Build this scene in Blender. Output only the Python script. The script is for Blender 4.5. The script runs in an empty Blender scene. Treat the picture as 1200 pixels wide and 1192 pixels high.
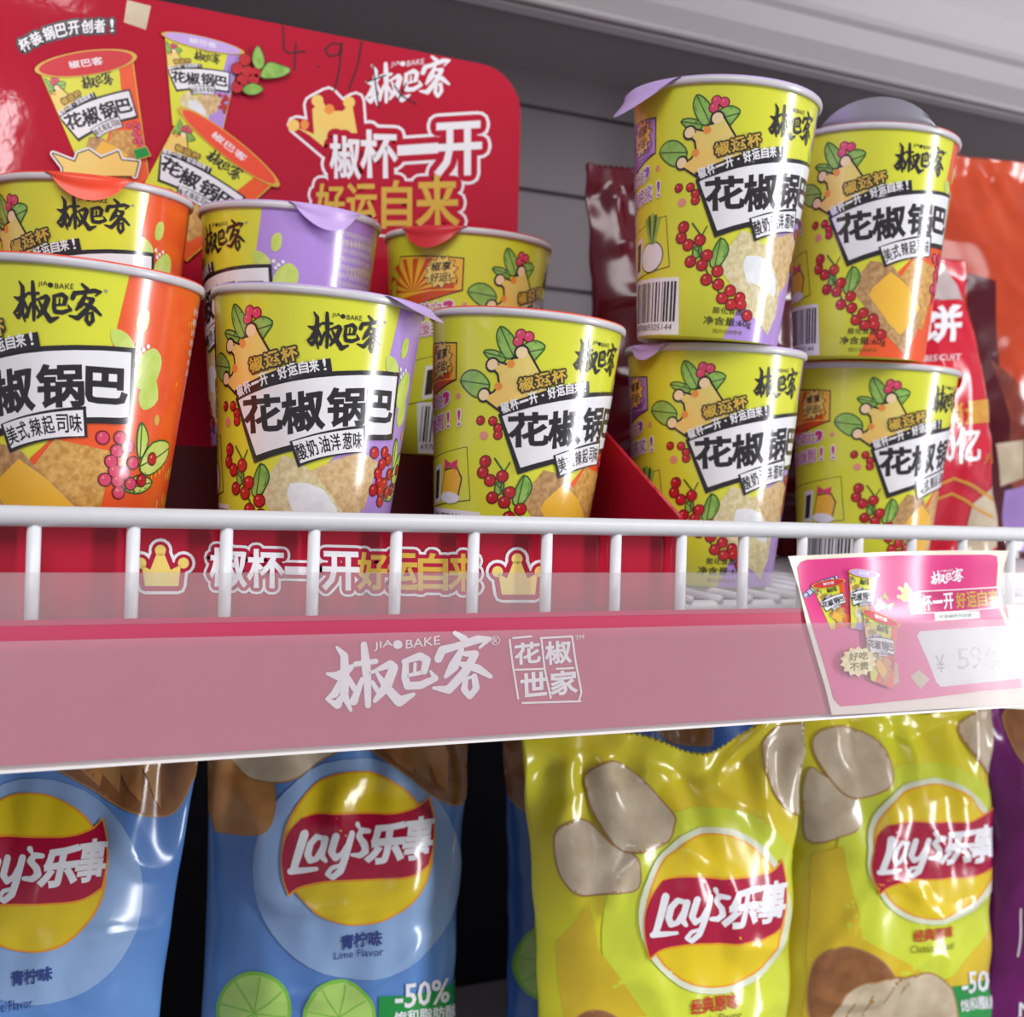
import bpy, bmesh, math, random
from mathutils import Vector, Matrix, noise
from mathutils.geometry import tessellate_polygon
random.seed(7)
scene = bpy.context.scene
COL = scene.collection
R = math.radians
# ------------------------------------------------------------------ camera
F, CX, CY = 1400.0, 600.0, 596.0
CAM = Vector((0.0, -0.44, 1.40))
RIGHT = Vector((0.90595069, -0.42277494, 0.02268706))
UP = Vector((-0.02264877, 0.00511448, 0.9997304))
FWD = Vector((0.42277699, 0.90622028, 0.00494186))
cd = bpy.data.cameras.new('camera'); cd.sensor_fit = 'HORIZONTAL'; cd.sensor_width = 36.0
cd.lens = 36.0 * F / 1200.0; cd.clip_start = 0.01; cd.clip_end = 30
co = bpy.data.objects.new('camera', cd); COL.objects.link(co)
b = -FWD
co.matrix_world = Matrix(((RIGHT.x, UP.x, b.x, CAM.x), (RIGHT.y, UP.y, b.y, CAM.y), (RIGHT.z, UP.z, b.z, CAM.z), (0, 0, 0, 1)))
scene.camera = co
cd.dof.use_dof = True; cd.dof.focus_distance = 0.475; cd.dof.aperture_fstop = 12.0
# ------------------------------------------------------------------ world, lights, exposure
w = bpy.data.worlds.new('shop_light'); scene.world = w; w.use_nodes = True
w.node_tree.nodes['Background'].inputs[0].default_value = (0.95, 0.93, 1.0, 1)
w.node_tree.nodes['Background'].inputs[1].default_value = 0.24
scene.view_settings.view_transform = 'Standard'; scene.view_settings.look = 'None'
scene.view_settings.exposure = 0.3; scene.view_settings.gamma = 1.0
def area(name, loc, target, sx, sy, power, color):
    l = bpy.data.lights.new(name, 'AREA'); l.shape = 'RECTANGLE'; l.size = sx; l.size_y = sy; l.energy = power; l.color = color
    o = bpy.data.objects.new(name, l); COL.objects.link(o); o.location = loc
    o.rotation_euler = (Vector(target) - Vector(loc)).to_track_quat('-Z', 'Y').to_euler(); return o
area('ceiling_light', (-0.6, -1.75, 3.1), (0.25, 0.1, 1.35), 2.2, 1.0, 38, (1, 0.97, 0.98))
area('shop_window_light', (2.3, -1.5, 1.55), (0.25, 0.05, 1.42), 0.26, 1.8, 40, (0.97, 0.98, 1.0))
area('ceiling_tube_light', (0.13, -4.3, 2.78), (0.13, -4.3, 0.0), 0.06, 1.5, 4.0, (1, 0.98, 1.0))
# ------------------------------------------------------------------ materials
def lin(c): return tuple(((v / 255) / 12.92 if v / 255 <= 0.04045 else ((v / 255 + 0.055) / 1.055) ** 2.4) for v in c)
MATS = {}
def mat(name, rgb, rough=0.4, spec=0.5, metal=0.0, coat=0.0, noise_amt=0.0, noise_scale=200, rgb2=None, bump=0.0, bump_scale=300, alpha=1.0):
    if name in MATS: return MATS[name]
    m = bpy.data.materials.new(name); m.use_nodes = True; nt = m.node_tree; p = nt.nodes['Principled BSDF']
    c = lin(rgb) + (1,)
    p.inputs['Base Color'].default_value = c; p.inputs['Roughness'].default_value = rough
    p.inputs['Specular IOR Level'].default_value = spec; p.inputs['Metallic'].default_value = metal
    p.inputs['Coat Weight'].default_value = coat; p.inputs['Coat Roughness'].default_value = 0.12; p.inputs['Alpha'].default_value = alpha
    tc = nt.nodes.new('ShaderNodeTexCoord')
    nz = nt.nodes.new('ShaderNodeTexNoise'); nz.inputs['Scale'].default_value = noise_scale; nz.inputs['Detail'].default_value = 4
    nt.links.new(tc.outputs['Object'], nz.inputs['Vector'])
    rp = nt.nodes.new('ShaderNodeValToRGB'); rp.color_ramp.elements[0].position = 0.35; rp.color_ramp.elements[1].position = 0.65
    if rgb2 is None:
        k = 1 - max(noise_amt, 0.03); c2 = (c[0] * k, c[1] * k, c[2] * k, 1)
    else: c2 = lin(rgb2) + (1,)
    rp.color_ramp.elements[0].color = c; rp.color_ramp.elements[1].color = c2
    nt.links.new(nz.outputs['Fac'], rp.inputs['Fac']); nt.links.new(rp.outputs['Color'], p.inputs['Base Color'])
    if bump:
        n2 = nt.nodes.new('ShaderNodeTexNoise'); n2.inputs['Scale'].default_value = bump_scale; n2.inputs['Detail'].default_value = 3
        nt.links.new(tc.outputs['Object'], n2.inputs['Vector'])
        bp = nt.nodes.new('ShaderNodeBump'); bp.inputs['Strength'].default_value = bump; bp.inputs['Distance'].default_value = 0.002
        nt.links.new(n2.outputs['Fac'], bp.inputs['Height']); nt.links.new(bp.outputs['Normal'], p.inputs['Normal'])
    MATS[name] = m; return m
def film(name, rgb, opacity, rough):  # thin plastic
    m = bpy.data.materials.new(name); m.use_nodes = True; nt = m.node_tree; p = nt.nodes['Principled BSDF']
    nz = nt.nodes.new('ShaderNodeTexNoise'); nz.inputs['Scale'].default_value = 60
    tc = nt.nodes.new('ShaderNodeTexCoord'); nt.links.new(tc.outputs['Object'], nz.inputs['Vector'])
    mr = nt.nodes.new('ShaderNodeMapRange'); mr.inputs['To Min'].default_value = opacity * 0.9; mr.inputs['To Max'].default_value = opacity * 1.1
    nt.links.new(nz.outputs['Fac'], mr.inputs['Value']); nt.links.new(mr.outputs['Result'], p.inputs['Alpha'])
    p.inputs['Base Color'].default_value = lin(rgb) + (1,); p.inputs['Roughness'].default_value = rough
    bp = nt.nodes.new('ShaderNodeBump'); bp.inputs['Strength'].default_value = 0.25; bp.inputs['Distance'].default_value = 0.004
    n2 = nt.nodes.new('ShaderNodeTexNoise'); n2.inputs['Scale'].default_value = 14; nt.links.new(tc.outputs['Object'], n2.inputs['Vector']); nt.links.new(n2.outputs['Fac'], bp.inputs['Height']); nt.links.new(bp.outputs['Normal'], p.inputs['Normal'])
    MATS[name] = m; return m
PAPER = dict(rough=0.2, spec=0.9)
def ink(n, rgb, **k):
    d = dict(PAPER); d.update(k); return mat(n, rgb, **d)
YEL = ink('cup_lime_yellow', (224, 226, 62), rgb2=(218, 222, 60), noise_scale=20)
ORA = ink('cup_orange', (240, 92, 40)); PUR = ink('cup_purple', (182, 146, 222))
WHT = ink('ink_white', (240, 240, 244)); BLK = ink('ink_black', (40, 36, 40)); BRN = ink('ink_dark_brown', (62, 52, 40))
GLD = ink('ink_gold', (216, 178, 70)); CRW = ink('crown_gold', (246, 206, 110), rgb2=(236, 216, 120), noise_scale=60); PCH = ink('crown_peach', (250, 222, 176)); CRO = ink('crown_orange', (240, 150, 70))
GRN = ink('leaf_green', (126, 176, 74), rgb2=(158, 200, 100), noise_scale=160); LGR = ink('leaf_light_green', (190, 216, 90), rgb2=(215, 228, 130), noise_scale=120); DGR = ink('leaf_outline_green', (60, 96, 40))
BER = ink('berry_red', (206, 40, 48), rgb2=(180, 30, 44), noise_scale=300); BEP = ink('berry_pink', (222, 70, 110)); BOU = ink('berry_outline', (96, 20, 30)); PNK = ink('dot_pink', (230, 150, 130))
CRK = ink('cracker_tan', (226, 180, 100), rgb2=(192, 138, 66), noise_scale=420); CRL = ink('cracker_light', (232, 222, 180), rgb2=(210, 192, 140), noise_scale=420)
CHS = ink('cheese_yellow', (244, 190, 64)); CRM = ink('cream_white', (240, 242, 244), rgb2=(222, 226, 230), noise_scale=150); TAN = ink('cracker_brown', (206, 166, 112), rgb2=(170, 128, 80), noise_scale=420)
LTAN = ink('cracker_pale_brown', (224, 196, 148), rgb2=(198, 162, 110), noise_scale=420)
MAG = ink('comic_magenta', (206, 60, 120)); VIO = ink('comic_violet', (130, 80, 176)); RDK = ink('comic_red', (214, 84, 40)); GRY = ink('ink_grey', (150, 146, 150))
RIMW = mat('rim_white', (206, 203, 208), rough=0.3); FOILB = mat('foil_back', (190, 188, 200), rough=0.35, metal=0.6)
LIDP = mat('lid_purple', (196, 168, 226), rough=0.35); LIDO = mat('lid_orange', (236, 78, 46), rough=0.35); LIDR = mat('lid_red', (206, 44, 52), rough=0.35)
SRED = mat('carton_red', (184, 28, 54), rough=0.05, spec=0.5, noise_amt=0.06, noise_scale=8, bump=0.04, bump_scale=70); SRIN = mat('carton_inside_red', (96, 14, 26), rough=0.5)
WIRE = mat('white_coated_wire', (232, 234, 238), rough=0.35)
WALLM = mat('grey_slatwall', (100, 90, 96), rough=0.55, noise_amt=0.06, noise_scale=12); SHELF = mat('grey_shelf_paint', (156, 149, 152), rough=0.45); DARK = mat('back_panel_painted_shade', (34, 30, 36), rough=0.6)
PINK = mat('strip_pink', (188, 58, 92), rough=0.28, noise_amt=0.05, noise_scale=10); STW = mat('strip_white_print', (246, 246, 248), rough=0.35); PVC = mat('white_pvc', (232, 228, 226), rough=0.35)
FILM = film('frosted_film', (196, 182, 190), 0.21, 0.16); CLEAR = film('clear_film', (186, 180, 184), 0.21, 0.16)
CARDP = mat('card_pink', (226, 70, 138), rough=0.25); CARDC = mat('card_cream', (238, 232, 214), rough=0.35)
PAL = mat('pale_label', (226, 232, 232), rough=0.35)
BAGP = dict(rough=0.2, spec=0.6)
def bag(n, rgb, **k):
    d = dict(BAGP); d.update(k); return mat(n, rgb, **d)
BYE = bag('bag_yellow', (216, 216, 40), rgb2=(226, 200, 44), noise_scale=14); BGO = bag('bag_gold', (218, 190, 44)); BLM = bag('bag_lime', (208, 220, 62))
BBL = bag('bag_blue', (104, 150, 212), rgb2=(86, 130, 200), noise_scale=14); BLB = bag('bag_light_blue', (148, 180, 224)); BDB = bag('bag_deep_blue', (64, 110, 190))
LRE = bag('logo_crimson', (176, 22, 60)); LYE = bag('logo_yellow', (232, 204, 36)); LGO = bag('logo_gold_edge', (240, 160, 40)); LWH = bag('logo_white', (240, 240, 246)); LGL = bag('logo_glow', (222, 228, 200))
CHP = bag('chip_cream', (214, 198, 172), rgb2=(198, 180, 152), noise_scale=90); CHB = bag('chip_brown_edge', (176, 130, 80)); POT = bag('potato_brown', (158, 106, 64), rgb2=(132, 84, 52), noise_scale=80); WED = bag('wedge_tan', (196, 142, 84), rgb2=(178, 120, 66), noise_scale=70)
LIM = bag('lime_green', (130, 196, 70)); LIL = bag('lime_flesh', (176, 216, 110)); BAD = bag('badge_green', (30, 150, 70)); NAV = bag('ink_navy', (50, 70, 140)); RED = bag('ink_brick', (190, 50, 40)); OLV = bag('ink_olive', (110, 110, 30))
PBG = bag('bag_purple', (112, 20, 104)); MAR = bag('pouch_maroon', (84, 14, 28)); BRD = bag('pouch_red', (206, 20, 50)); BOR = bag('pouch_orange', (200, 74, 36), rgb2=(184, 62, 32), noise_scale=16); BDK = bag('pouch_brown', (120, 50, 40), rgb2=(160, 80, 60), noise_scale=40); PGR = bag('pouch_grey', (190, 176, 176)); GOL = bag('pouch_gold_ink', (220, 160, 60))
# ------------------------------------------------------------------ object helpers
def tag(o, label=None, cat=None, group=None, kind=None):
    if label: o['label'] = label
    if cat: o['category'] = cat
    if group: o['group'] = group
    if kind: o['kind'] = kind
    return o
def empty(name, loc=(0, 0, 0)):
    o = bpy.data.objects.new(name, None); o.empty_display_size = 0.02; COL.objects.link(o); o.location = loc; return o
def link(name, me, parent=None):
    o = bpy.data.objects.new(name, me); COL.objects.link(o)
    if parent is not None: o.parent = parent
    return o
def mesh(name, V, Fc, mats, midx=None, smooth=True):
    me = bpy.data.meshes.new(name); me.from_pydata([tuple(v) for v in V], [], Fc)
    for m in (mats if isinstance(mats, (list, tuple)) else [mats]): me.materials.append(m)
    if midx: me.polygons.foreach_set('material_index', midx)
    me.polygons.foreach_set('use_smooth', [smooth] * len(me.polygons)); me.update(); return me
def bm_mesh(name, bm, m, smooth=False):
    bmesh.ops.recalc_face_normals(bm, faces=bm.faces[:])
    me = bpy.data.meshes.new(name); bm.to_mesh(me); bm.free(); me.materials.append(m)
    for p in me.polygons: p.use_smooth = smooth
    return me
def add_box(bm, lo, hi, bev=0.0):
    r = bmesh.ops.create_cube(bm, size=1.0); vs = r['verts']
    for v in vs: v.co = Vector([lo[i] + (v.co[i] + 0.5) * (hi[i] - lo[i]) for i in range(3)])
    if bev:
        es = list({e for v in vs for e in v.link_edges}); bmesh.ops.bevel(bm, geom=es, offset=bev, segments=2, affect='EDGES')
def add_tube(bm, a, c, r, seg=12):
    a = Vector(a); c = Vector(c); d = (c - a)
    mt = Matrix.Translation((a + c) / 2) @ d.to_track_quat('Z', 'Y').to_matrix().to_4x4()
    bmesh.ops.create_cone(bm, cap_ends=True, segments=seg, radius1=r, radius2=r, depth=d.length, matrix=mt)
def ray(px, py): return RIGHT * ((px - CX) / F) + UP * (-(py - CY) / F) + FWD
def at(px, py, Y):
    r = ray(px, py); return CAM + r * ((Y - CAM.y) / r.y)
def on_plane(px, py, P0, n):
    r = ray(px, py); return CAM + r * ((P0 - CAM).dot(n) / r.dot(n))
# ------------------------------------------------------------------ printed artwork (flat shapes laid onto a surface)
TXT = {}
def text_mesh(s, bold, shear):
    k = (s, bold, shear)
    if k in TXT: return TXT[k]
    cu = bpy.data.curves.new('t', 'FONT'); cu.body = s; cu.size = 1.0; cu.offset = bold; cu.shear = shear; cu.resolution_u = 2; cu.fill_mode = 'FRONT'
    o = bpy.data.objects.new('t', cu); COL.objects.link(o); bpy.context.view_layer.update()
    dg = bpy.context.evaluated_depsgraph_get(); me = o.evaluated_get(dg).to_mesh()
    V = [(v.co.x, v.co.y) for v in me.vertices]; T = [tuple(p.vertices) for p in me.polygons]
    o.evaluated_get(dg).to_mesh_clear(); bpy.data.objects.remove(o); bpy.data.curves.remove(cu)
    bm = bmesh.new(); bv = [bm.verts.new((x, y, 0)) for x, y in V]
    for t in T:
        try: bm.faces.new([bv[i] for i in t])
        except ValueError: pass
    bmesh.ops.remove_doubles(bm, verts=bm.verts[:], dist=0.0005); bm.verts.index_update()
    V = [(v.co.x, v.co.y) for v in bm.verts]; T = [tuple(v.index for v in f.verts) for f in bm.faces]
    bmesh.ops.recalc_face_normals(bm, faces=bm.faces[:])
    for f in bm.faces:
        if f.normal.z < 0: f.normal_flip()
    T = [tuple(v.index for v in f.verts) for f in bm.faces]
    B = [(l.vert.index, l.link_loop_next.vert.index) for f in bm.faces for l in f.loops if len(l.edge.link_faces) == 1]; bm.free()
    if not V: V = [(0, 0), (1, 1)]
    x0 = min(v[0] for v in V); x1 = max(v[0] for v in V); y0 = min(v[1] for v in V); y1 = max(v[1] for v in V)
    V = [((x - x0) / max(x1 - x0, 1e-6), (y - y0) / max(y1 - y0, 1e-6)) for x, y in V]
    TXT[k] = (V, T, B, (x1 - x0) / max(y1 - y0, 1e-6)); return TXT[k]
class Art:
    def __init__(s): s.V = []; s.F = []; s.M = []; s.c = 0; s.mats = []; s.T = lambda x, y: (x, y)
    def mi(s, m):
        if m not in s.mats: s.mats.append(m)
        return s.mats.index(m)
    def raw(s, V, Fc, m, L):
        n = len(s.V); i = s.mi(m)
        for x, y in V:
            x, y = s.T(x, y); s.V.append((x, y, L))
        for f in Fc: s.F.append(tuple(n + k for k in f)); s.M.append(i)
    def poly(s, P, m, L):
        t = tessellate_polygon([[Vector((x, y, 0)) for x, y in P]]); s.raw(P, [tuple(f) for f in t], m, L)
    def line(s, P, wd, m, L, closed=False):
        P = list(P); W = wd if isinstance(wd, (list, tuple)) else [wd] * len(P)
        if closed: P.append(P[0]); W = list(W) + [W[0]]
        for i in range(len(P) - 1):
            (x0, y0), (x1, y1) = P[i], P[i + 1]; dx, dy = x1 - x0, y1 - y0; l = math.hypot(dx, dy)
            if l < 1e-9: continue
            nx, ny = -dy / l, dx / l; a, c = W[i] / 2, W[i + 1] / 2
            s.raw([(x0 - nx * a, y0 - ny * a), (x1 - nx * c, y1 - ny * c), (x1 + nx * c, y1 + ny * c), (x0 + nx * a, y0 + ny * a)], [(0, 1, 2), (0, 2, 3)], m, L + s.jit())
        for (x, y), q in zip(P, W): s.disc(x, y, q / 2, q / 2, m, L + s.jit(), 8)
    def edges(s, Q, B, wd, m, L, rnd):
        h = wd / 2
        for i, j in B:
            (x0, y0), (x1, y1) = Q[i], Q[j]; dx, dy = x1 - x0, y1 - y0; l = math.hypot(dx, dy)
            if l < 1e-9: continue
            dx, dy = dx / l * h, dy / l * h; k = 0.0 if rnd else 0.55
            s.raw([(x0 - dx * k + dy, y0 - dy * k - dx), (x1 + dx * k + dy, y1 + dy * k - dx), (x1 + dx * k - dy, y1 + dy * k + dx), (x0 - dx * k - dy, y0 - dy * k + dx)], [(0, 1, 2), (0, 2, 3)], m, L + s.jit())
        if rnd:
            for i in {q for e in B for q in e}: s.disc(Q[i][0], Q[i][1], h, h, m, L + s.jit(), 10)
    def disc(s, x, y, rx, ry, m, L, n=16, rot=0.0):
        c, q = math.cos(rot), math.sin(rot); V = [(x, y)]
        for i in range(n):
            a = 2 * math.pi * i / n; u, v = rx * math.cos(a), ry * math.sin(a); V.append((x + u * c - v * q, y + u * q + v * c))
        s.raw(V, [(0, 1 + i, 1 + (i + 1) % n) for i in range(n)], m, L)
    def text(s, t, m, L, o, xv, yv, bold=0.012, shear=0.0, halo=None):
        V, T, B, asp = text_mesh(t, 0.0, shear)
        nch = max(1, len(t)); em = min(math.hypot(*xv) / (nch if ord(t[0]) > 255 else nch * .55), math.hypot(*yv) * 1.1)
        if t in '一': em = math.hypot(*xv)
        bw = max(0.0, bold) * em * 2.3
        Q = [(o[0] + x * xv[0] + y * yv[0], o[1] + x * xv[1] + y * yv[1]) for x, y in V]
        if halo:
            for hm, hw, hl in halo:
                s.raw(Q, T, hm, hl + .9); s.edges(Q, B, hw + bw, hm, hl, hw > .12 * em)
        if bw > 0:
            N = [[0.0, 0.0, 0] for _ in Q]; det = xv[0] * yv[1] - xv[1] * yv[0]; sg = 1 if det > 0 else -1
            for i, j in B:
                dx, dy = Q[j][0] - Q[i][0], Q[j][1] - Q[i][1]; l = math.hypot(dx, dy)
                if l < 1e-9: continue
                nx, ny = dy / l * sg, -dx / l * sg
                for k in (i, j): N[k][0] += nx; N[k][1] += ny; N[k][2] += 1
            out = []
            for (x, y), (nx, ny, c) in zip(Q, N):
                l = math.hypot(nx, ny)
                if l < 1e-6: out.append((x, y)); continue
                k = min(1.6, 2.0 / max(l, .6)) * bw / 2 / l if c == 2 else bw / 2 / l
                out.append((x + nx * k, y + ny * k))
            Q = out
        s.raw(Q, T, m, L)
    simple = False; flat = False
    def chars(s, t, m, L, boxes, bold=0.02, halo=None, shear=0.0):
        for k, (c, (o, xv, yv)) in enumerate(zip(t, boxes)): s.text(c, m, L + .06 * k, o, xv, yv, bold, shear, [(a, b_, d + .06 * k) for a, b_, d in halo] if halo else None)
    def along(s, t, m, L, path, h, wdt=None, bold=0.02, halo=None, gap=1.0):
        # characters set along a polyline of baseline points
        n = len(t); seg = [0]
        for i in range(len(path) - 1): seg.append(seg[-1] + math.dist(path[i], path[i + 1]))
        tot = seg[-1]
        def pt(d):
            for i in range(len(path) - 1):
                if d <= seg[i + 1] or i == len(path) - 2:
                    k = (d - seg[i]) / (seg[i + 1] - seg[i]); return (path[i][0] + k * (path[i + 1][0] - path[i][0]), path[i][1] + k * (path[i + 1][1] - path[i][1]))
        up = 1 if s.up > 0 else -1
        for i, c in enumerate(t):
            a = pt(tot * (i + 0.07) / n); e = pt(tot * (i + 0.93) / n); dx, dy = e[0] - a[0], e[1] - a[1]; l = math.hypot(dx, dy)
            nx, ny = (-dy / l * up, dx / l * up)
            hh = h; o = a
            if c in '一-': hh = h * 0.16; o = (a[0] + nx * h * 0.42, a[1] + ny * h * 0.42)
            if c in '!·:': o = (a[0] + dx * 0.35, a[1] + dy * 0.35); dx, dy = dx * 0.3, dy * 0.3
            if c == '·': hh = h * 0.2; o = (o[0] + nx * h * 0.4, o[1] + ny * h * 0.4)
            s.text(c, m, L + .06 * i, o, (dx, dy), (nx * hh, ny * hh), bold, 0.0, [(a_, b_, d_ + .06 * i) for a_, b_, d_ in halo] if halo else None)
    up = 1
    def jit(s): s.c = (s.c + 1) % 15; return .06 * s.c
    def build(s, mapfn, step, xs=None, ys=None, flip=False):
        UV, UF, UM = s.V, s.F, s.M
        bm = bmesh.new(); bv = [bm.verts.new(v) for v in UV]
        bm.verts.ensure_lookup_table()
        SV = UV
        for f, i in zip(UF, UM):
            a, c, d = (SV[k] for k in f[:3])
            ar = (c[0] - a[0]) * (d[1] - a[1]) - (c[1] - a[1]) * (d[0] - a[0])
            if abs(ar) < 1e-12: continue
            q = [bv[k] for k in f]
            if (ar < 0) != flip: q.reverse()
            try: bm.faces.new(q).material_index = i
            except ValueError: pass
        def cut(faces, lines, ax):
            if not lines or not faces: return
            k = len(lines) // 2; x = lines[k]; lo = []; hi = []; mid = []
            for f in faces:
                c = [v.co[ax] for v in f.verts]; a, b_ = min(c), max(c)
                (lo if b_ <= x + 1e-9 else hi if a >= x - 1e-9 else mid).append(f)
            if mid:
                g = list({e for f in mid for e in f.edges}) + list({v for f in mid for v in f.verts}) + mid
                no = (1, 0, 0) if ax == 0 else (0, 1, 0); cp = (x, 0, 0) if ax == 0 else (0, x, 0)
                r = bmesh.ops.bisect_plane(bm, geom=g, plane_co=cp, plane_no=no, dist=1e-7)
                for f in r['geom']:
                    if isinstance(f, bmesh.types.BMFace): (lo if f.calc_center_median()[ax] < x else hi).append(f)
            cut(lo, lines[:k], ax); cut(hi, lines[k + 1:], ax)
        if xs: cut(bm.faces[:], sorted(xs), 0)
        if ys: cut(bm.faces[:], sorted(ys), 1)
        bm.verts.index_update()
        V = [mapfn(v.co.x, v.co.y, v.co.z * step) for v in bm.verts]; Fc = [tuple(v.index for v in f.verts) for f in bm.faces]; M = [f.material_index for f in bm.faces]
        bm.free(); return V, Fc, M
def combine(name, base, arts, smooth=True):
    """base: (V, F, material); arts: list of (art, (V,F,M)) -> one mesh"""
    V, Fc, m0 = base; V = list(V); Fc = list(Fc); mats = [m0] if not isinstance(m0, list) else list(m0); M = [0] * len(Fc)
    for art, (v, f, mm) in arts:
        n = len(V); k = [];
        for q in art.mats:
            if q not in mats: mats.append(q)
            k.append(mats.index(q))
        V += v; Fc += [tuple(n + i for i in t) for t in f]; M += [k[i] for i in mm]
    return mesh(name, V, Fc, mats, M, smooth)
# brush logo, traced strokes in a box 220..1090 x 20..420 (y down)
BRUSH = [([(225, 205), (280, 222), (345, 185), (368, 168)], [14, 48, 40, 16]), ([(275, 65), (315, 115), (320, 230), (318, 330), (355, 415)], [16, 44, 52, 46, 18]),
 ([(312, 235), (268, 318), (225, 345)], [40, 44, 16]), ([(230, 350), (282, 378), (312, 325)], [14, 50, 24]), ([(338, 240), (372, 300)], [30, 34]),
 ([(418, 62), (430, 170), (440, 260), (445, 395)], [36, 52, 44, 34]), ([(375, 165), (482, 158)], [30, 30]), ([(412, 250), (368, 368)], [26, 46]), ([(465, 270), (492, 318)], [22, 30]), ([(440, 222), (488, 208)], [20, 22]),
 ([(490, 205), (560, 180), (578, 200), (540, 300), (480, 374)], [22, 46, 50, 58, 24]), ([(490, 225), (545, 312), (610, 388), (685, 354)], [20, 48, 58, 22]),
 ([(630, 172), (715, 148), (752, 172), (738, 232)], [28, 44, 44, 40]), ([(640, 175), (638, 262), (652, 306), (720, 308), (800, 276), (772, 236)], [34, 42, 44, 44, 34, 10]), ([(690, 188), (688, 246)], [18, 18]), ([(655, 250), (738, 236)], [20, 24]),
 ([(898, 38), (950, 76)], [26, 42]), ([(812, 172), (832, 125), (900, 112), (1020, 82), (1080, 84), (1030, 128)], [46, 48, 40, 46, 26, 14]),
 ([(935, 130), (892, 220), (852, 272)], [30, 60, 22]), ([(950, 155), (1008, 160), (955, 255), (870, 344), (790, 328)], [28, 42, 50, 48, 18]), ([(940, 212), (1020, 240), (1090, 290)], [34, 48, 26]),
 ([(960, 288), (952, 350), (982, 388)], [28, 38, 36]), ([(1005, 282), (1015, 346), (985, 390)], [34, 40, 28]), ([(965, 290), (1008, 280)], [18, 18])]
def brush_logo(A, m, L, o, xv, yv, latin=True, halo=None):
    def q(x, y):
        a = (x - 220) / 870; c = (420 - y) / 400; return (o[0] + a * xv[0] + c * yv[0], o[1] + a * xv[1] + c * yv[1])
    sc = (math.hypot(*xv) / 870 + math.hypot(*yv) / 400) / 2
    for P, W in BRUSH:
        A.line([q(*p) for p in P], [max(k, 14) * sc * 0.95 for k in W], m, L)
    if latin:
        for t, x0, x1 in (('JIA', 472, 570), ('BAKE', 640, 820)):
            a = q(x0, 102); A.text(t, m, L, a, (q(x1, 92)[0] - a[0], q(x1, 92)[1] - a[1]), (q(x0, 55)[0] - a[0], q(x0, 55)[1] - a[1]), 0.0)
        c = q(597, 76); A.disc(c[0], c[1], 26 * sc, 24 * sc, m, L, 10)
def smooth(P, k=3, closed=True):
    n = len(P); out = []
    for i in range(n if closed else n - 1):
        p0, p1, p2, p3 = (P[(i + j) % n] if closed else P[min(max(i + j, 0), n - 1)] for j in (-1, 0, 1, 2))
        for q in range(k):
            t = q / k; out.append(tuple(.5 * (2 * p1[c] + (p2[c] - p0[c]) * t + (2 * p0[c] - 5 * p1[c] + 4 * p2[c] - p3[c]) * t * t + (3 * p1[c] - p0[c] - 3 * p2[c] + p3[c]) * t ** 3) for c in (0, 1)))
    if not closed: out.append(P[-1])
    return out
def leaf(A, P, L, m=None, out=None, vein=True, ow=0.75):
    P = smooth(P)
    A.line(P, ow * 2, out or DGR, L, closed=True); A.poly(P, m or GRN, L + 1)
    if vein: A.line([P[0], P[len(P) // 2]], ow * 0.7, out or DGR, L + 2)
def berry(A, x, y, r, L, m=None):
    A.disc(x, y, r + 0.5, r + 0.5, BOU, L); A.disc(x, y, r, r, m or BER, L + 1); A.disc(x - r * .35, y + r * .35, r * .22, r * .22, PNK, L + 2, 8)
def arcpath(p0, p1, p2, n=8):
    return [((1 - t) ** 2 * p0[0] + 2 * t * (1 - t) * p1[0] + t * t * p2[0], (1 - t) ** 2 * p0[1] + 2 * t * (1 - t) * p1[1] + t * t * p2[1]) for t in [i / n for i in range(n + 1)]]
CROWN = [(-47.2, 73.6), (-42.8, 76.3), (-40.9, 80.2), (-42.2, 84.5), (-44.6, 86.5), (-45.8, 89.0), (-43.1, 89.1), (-38.0, 87.9), (-36.8, 91.0), (-34.8, 91.4), (-34.3, 95.2), (-31.5, 95.0), (-25.0, 86.5), (-17, 74), (-36, 67)]
def crown_shape(A, L, T=lambda x, y: (x, y), lw=1.9, outline=BLK, body=None):
    k_ = math.dist(T(0, 0), T(1, 0)); P = [T(*p) for p in CROWN]; A.line(P, lw, outline, L, closed=True)
    for x, y, r in ((-45.6, 88.2, 2.4), (-33.6, 94.2, 2.5), (-47.6, 74.9, 2.4)):
        x, y = T(x, y); r = r * k_; A.disc(x, y, r + lw * .5, r + lw * .5, outline, L); A.disc(x, y, r, r, PCH if body is None else body, L + 2)
    A.poly(P, body or CRW, L + 1)
    for x, y in ((-41.5, 79), (-37.5, 89)):
        x, y = T(x, y); A.disc(x, y, 1.8 * k_, 1.8 * k_, CRO, L + 2, 10)
    for x, y in ((-38, 77), (-30, 86)):
        pass
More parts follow.
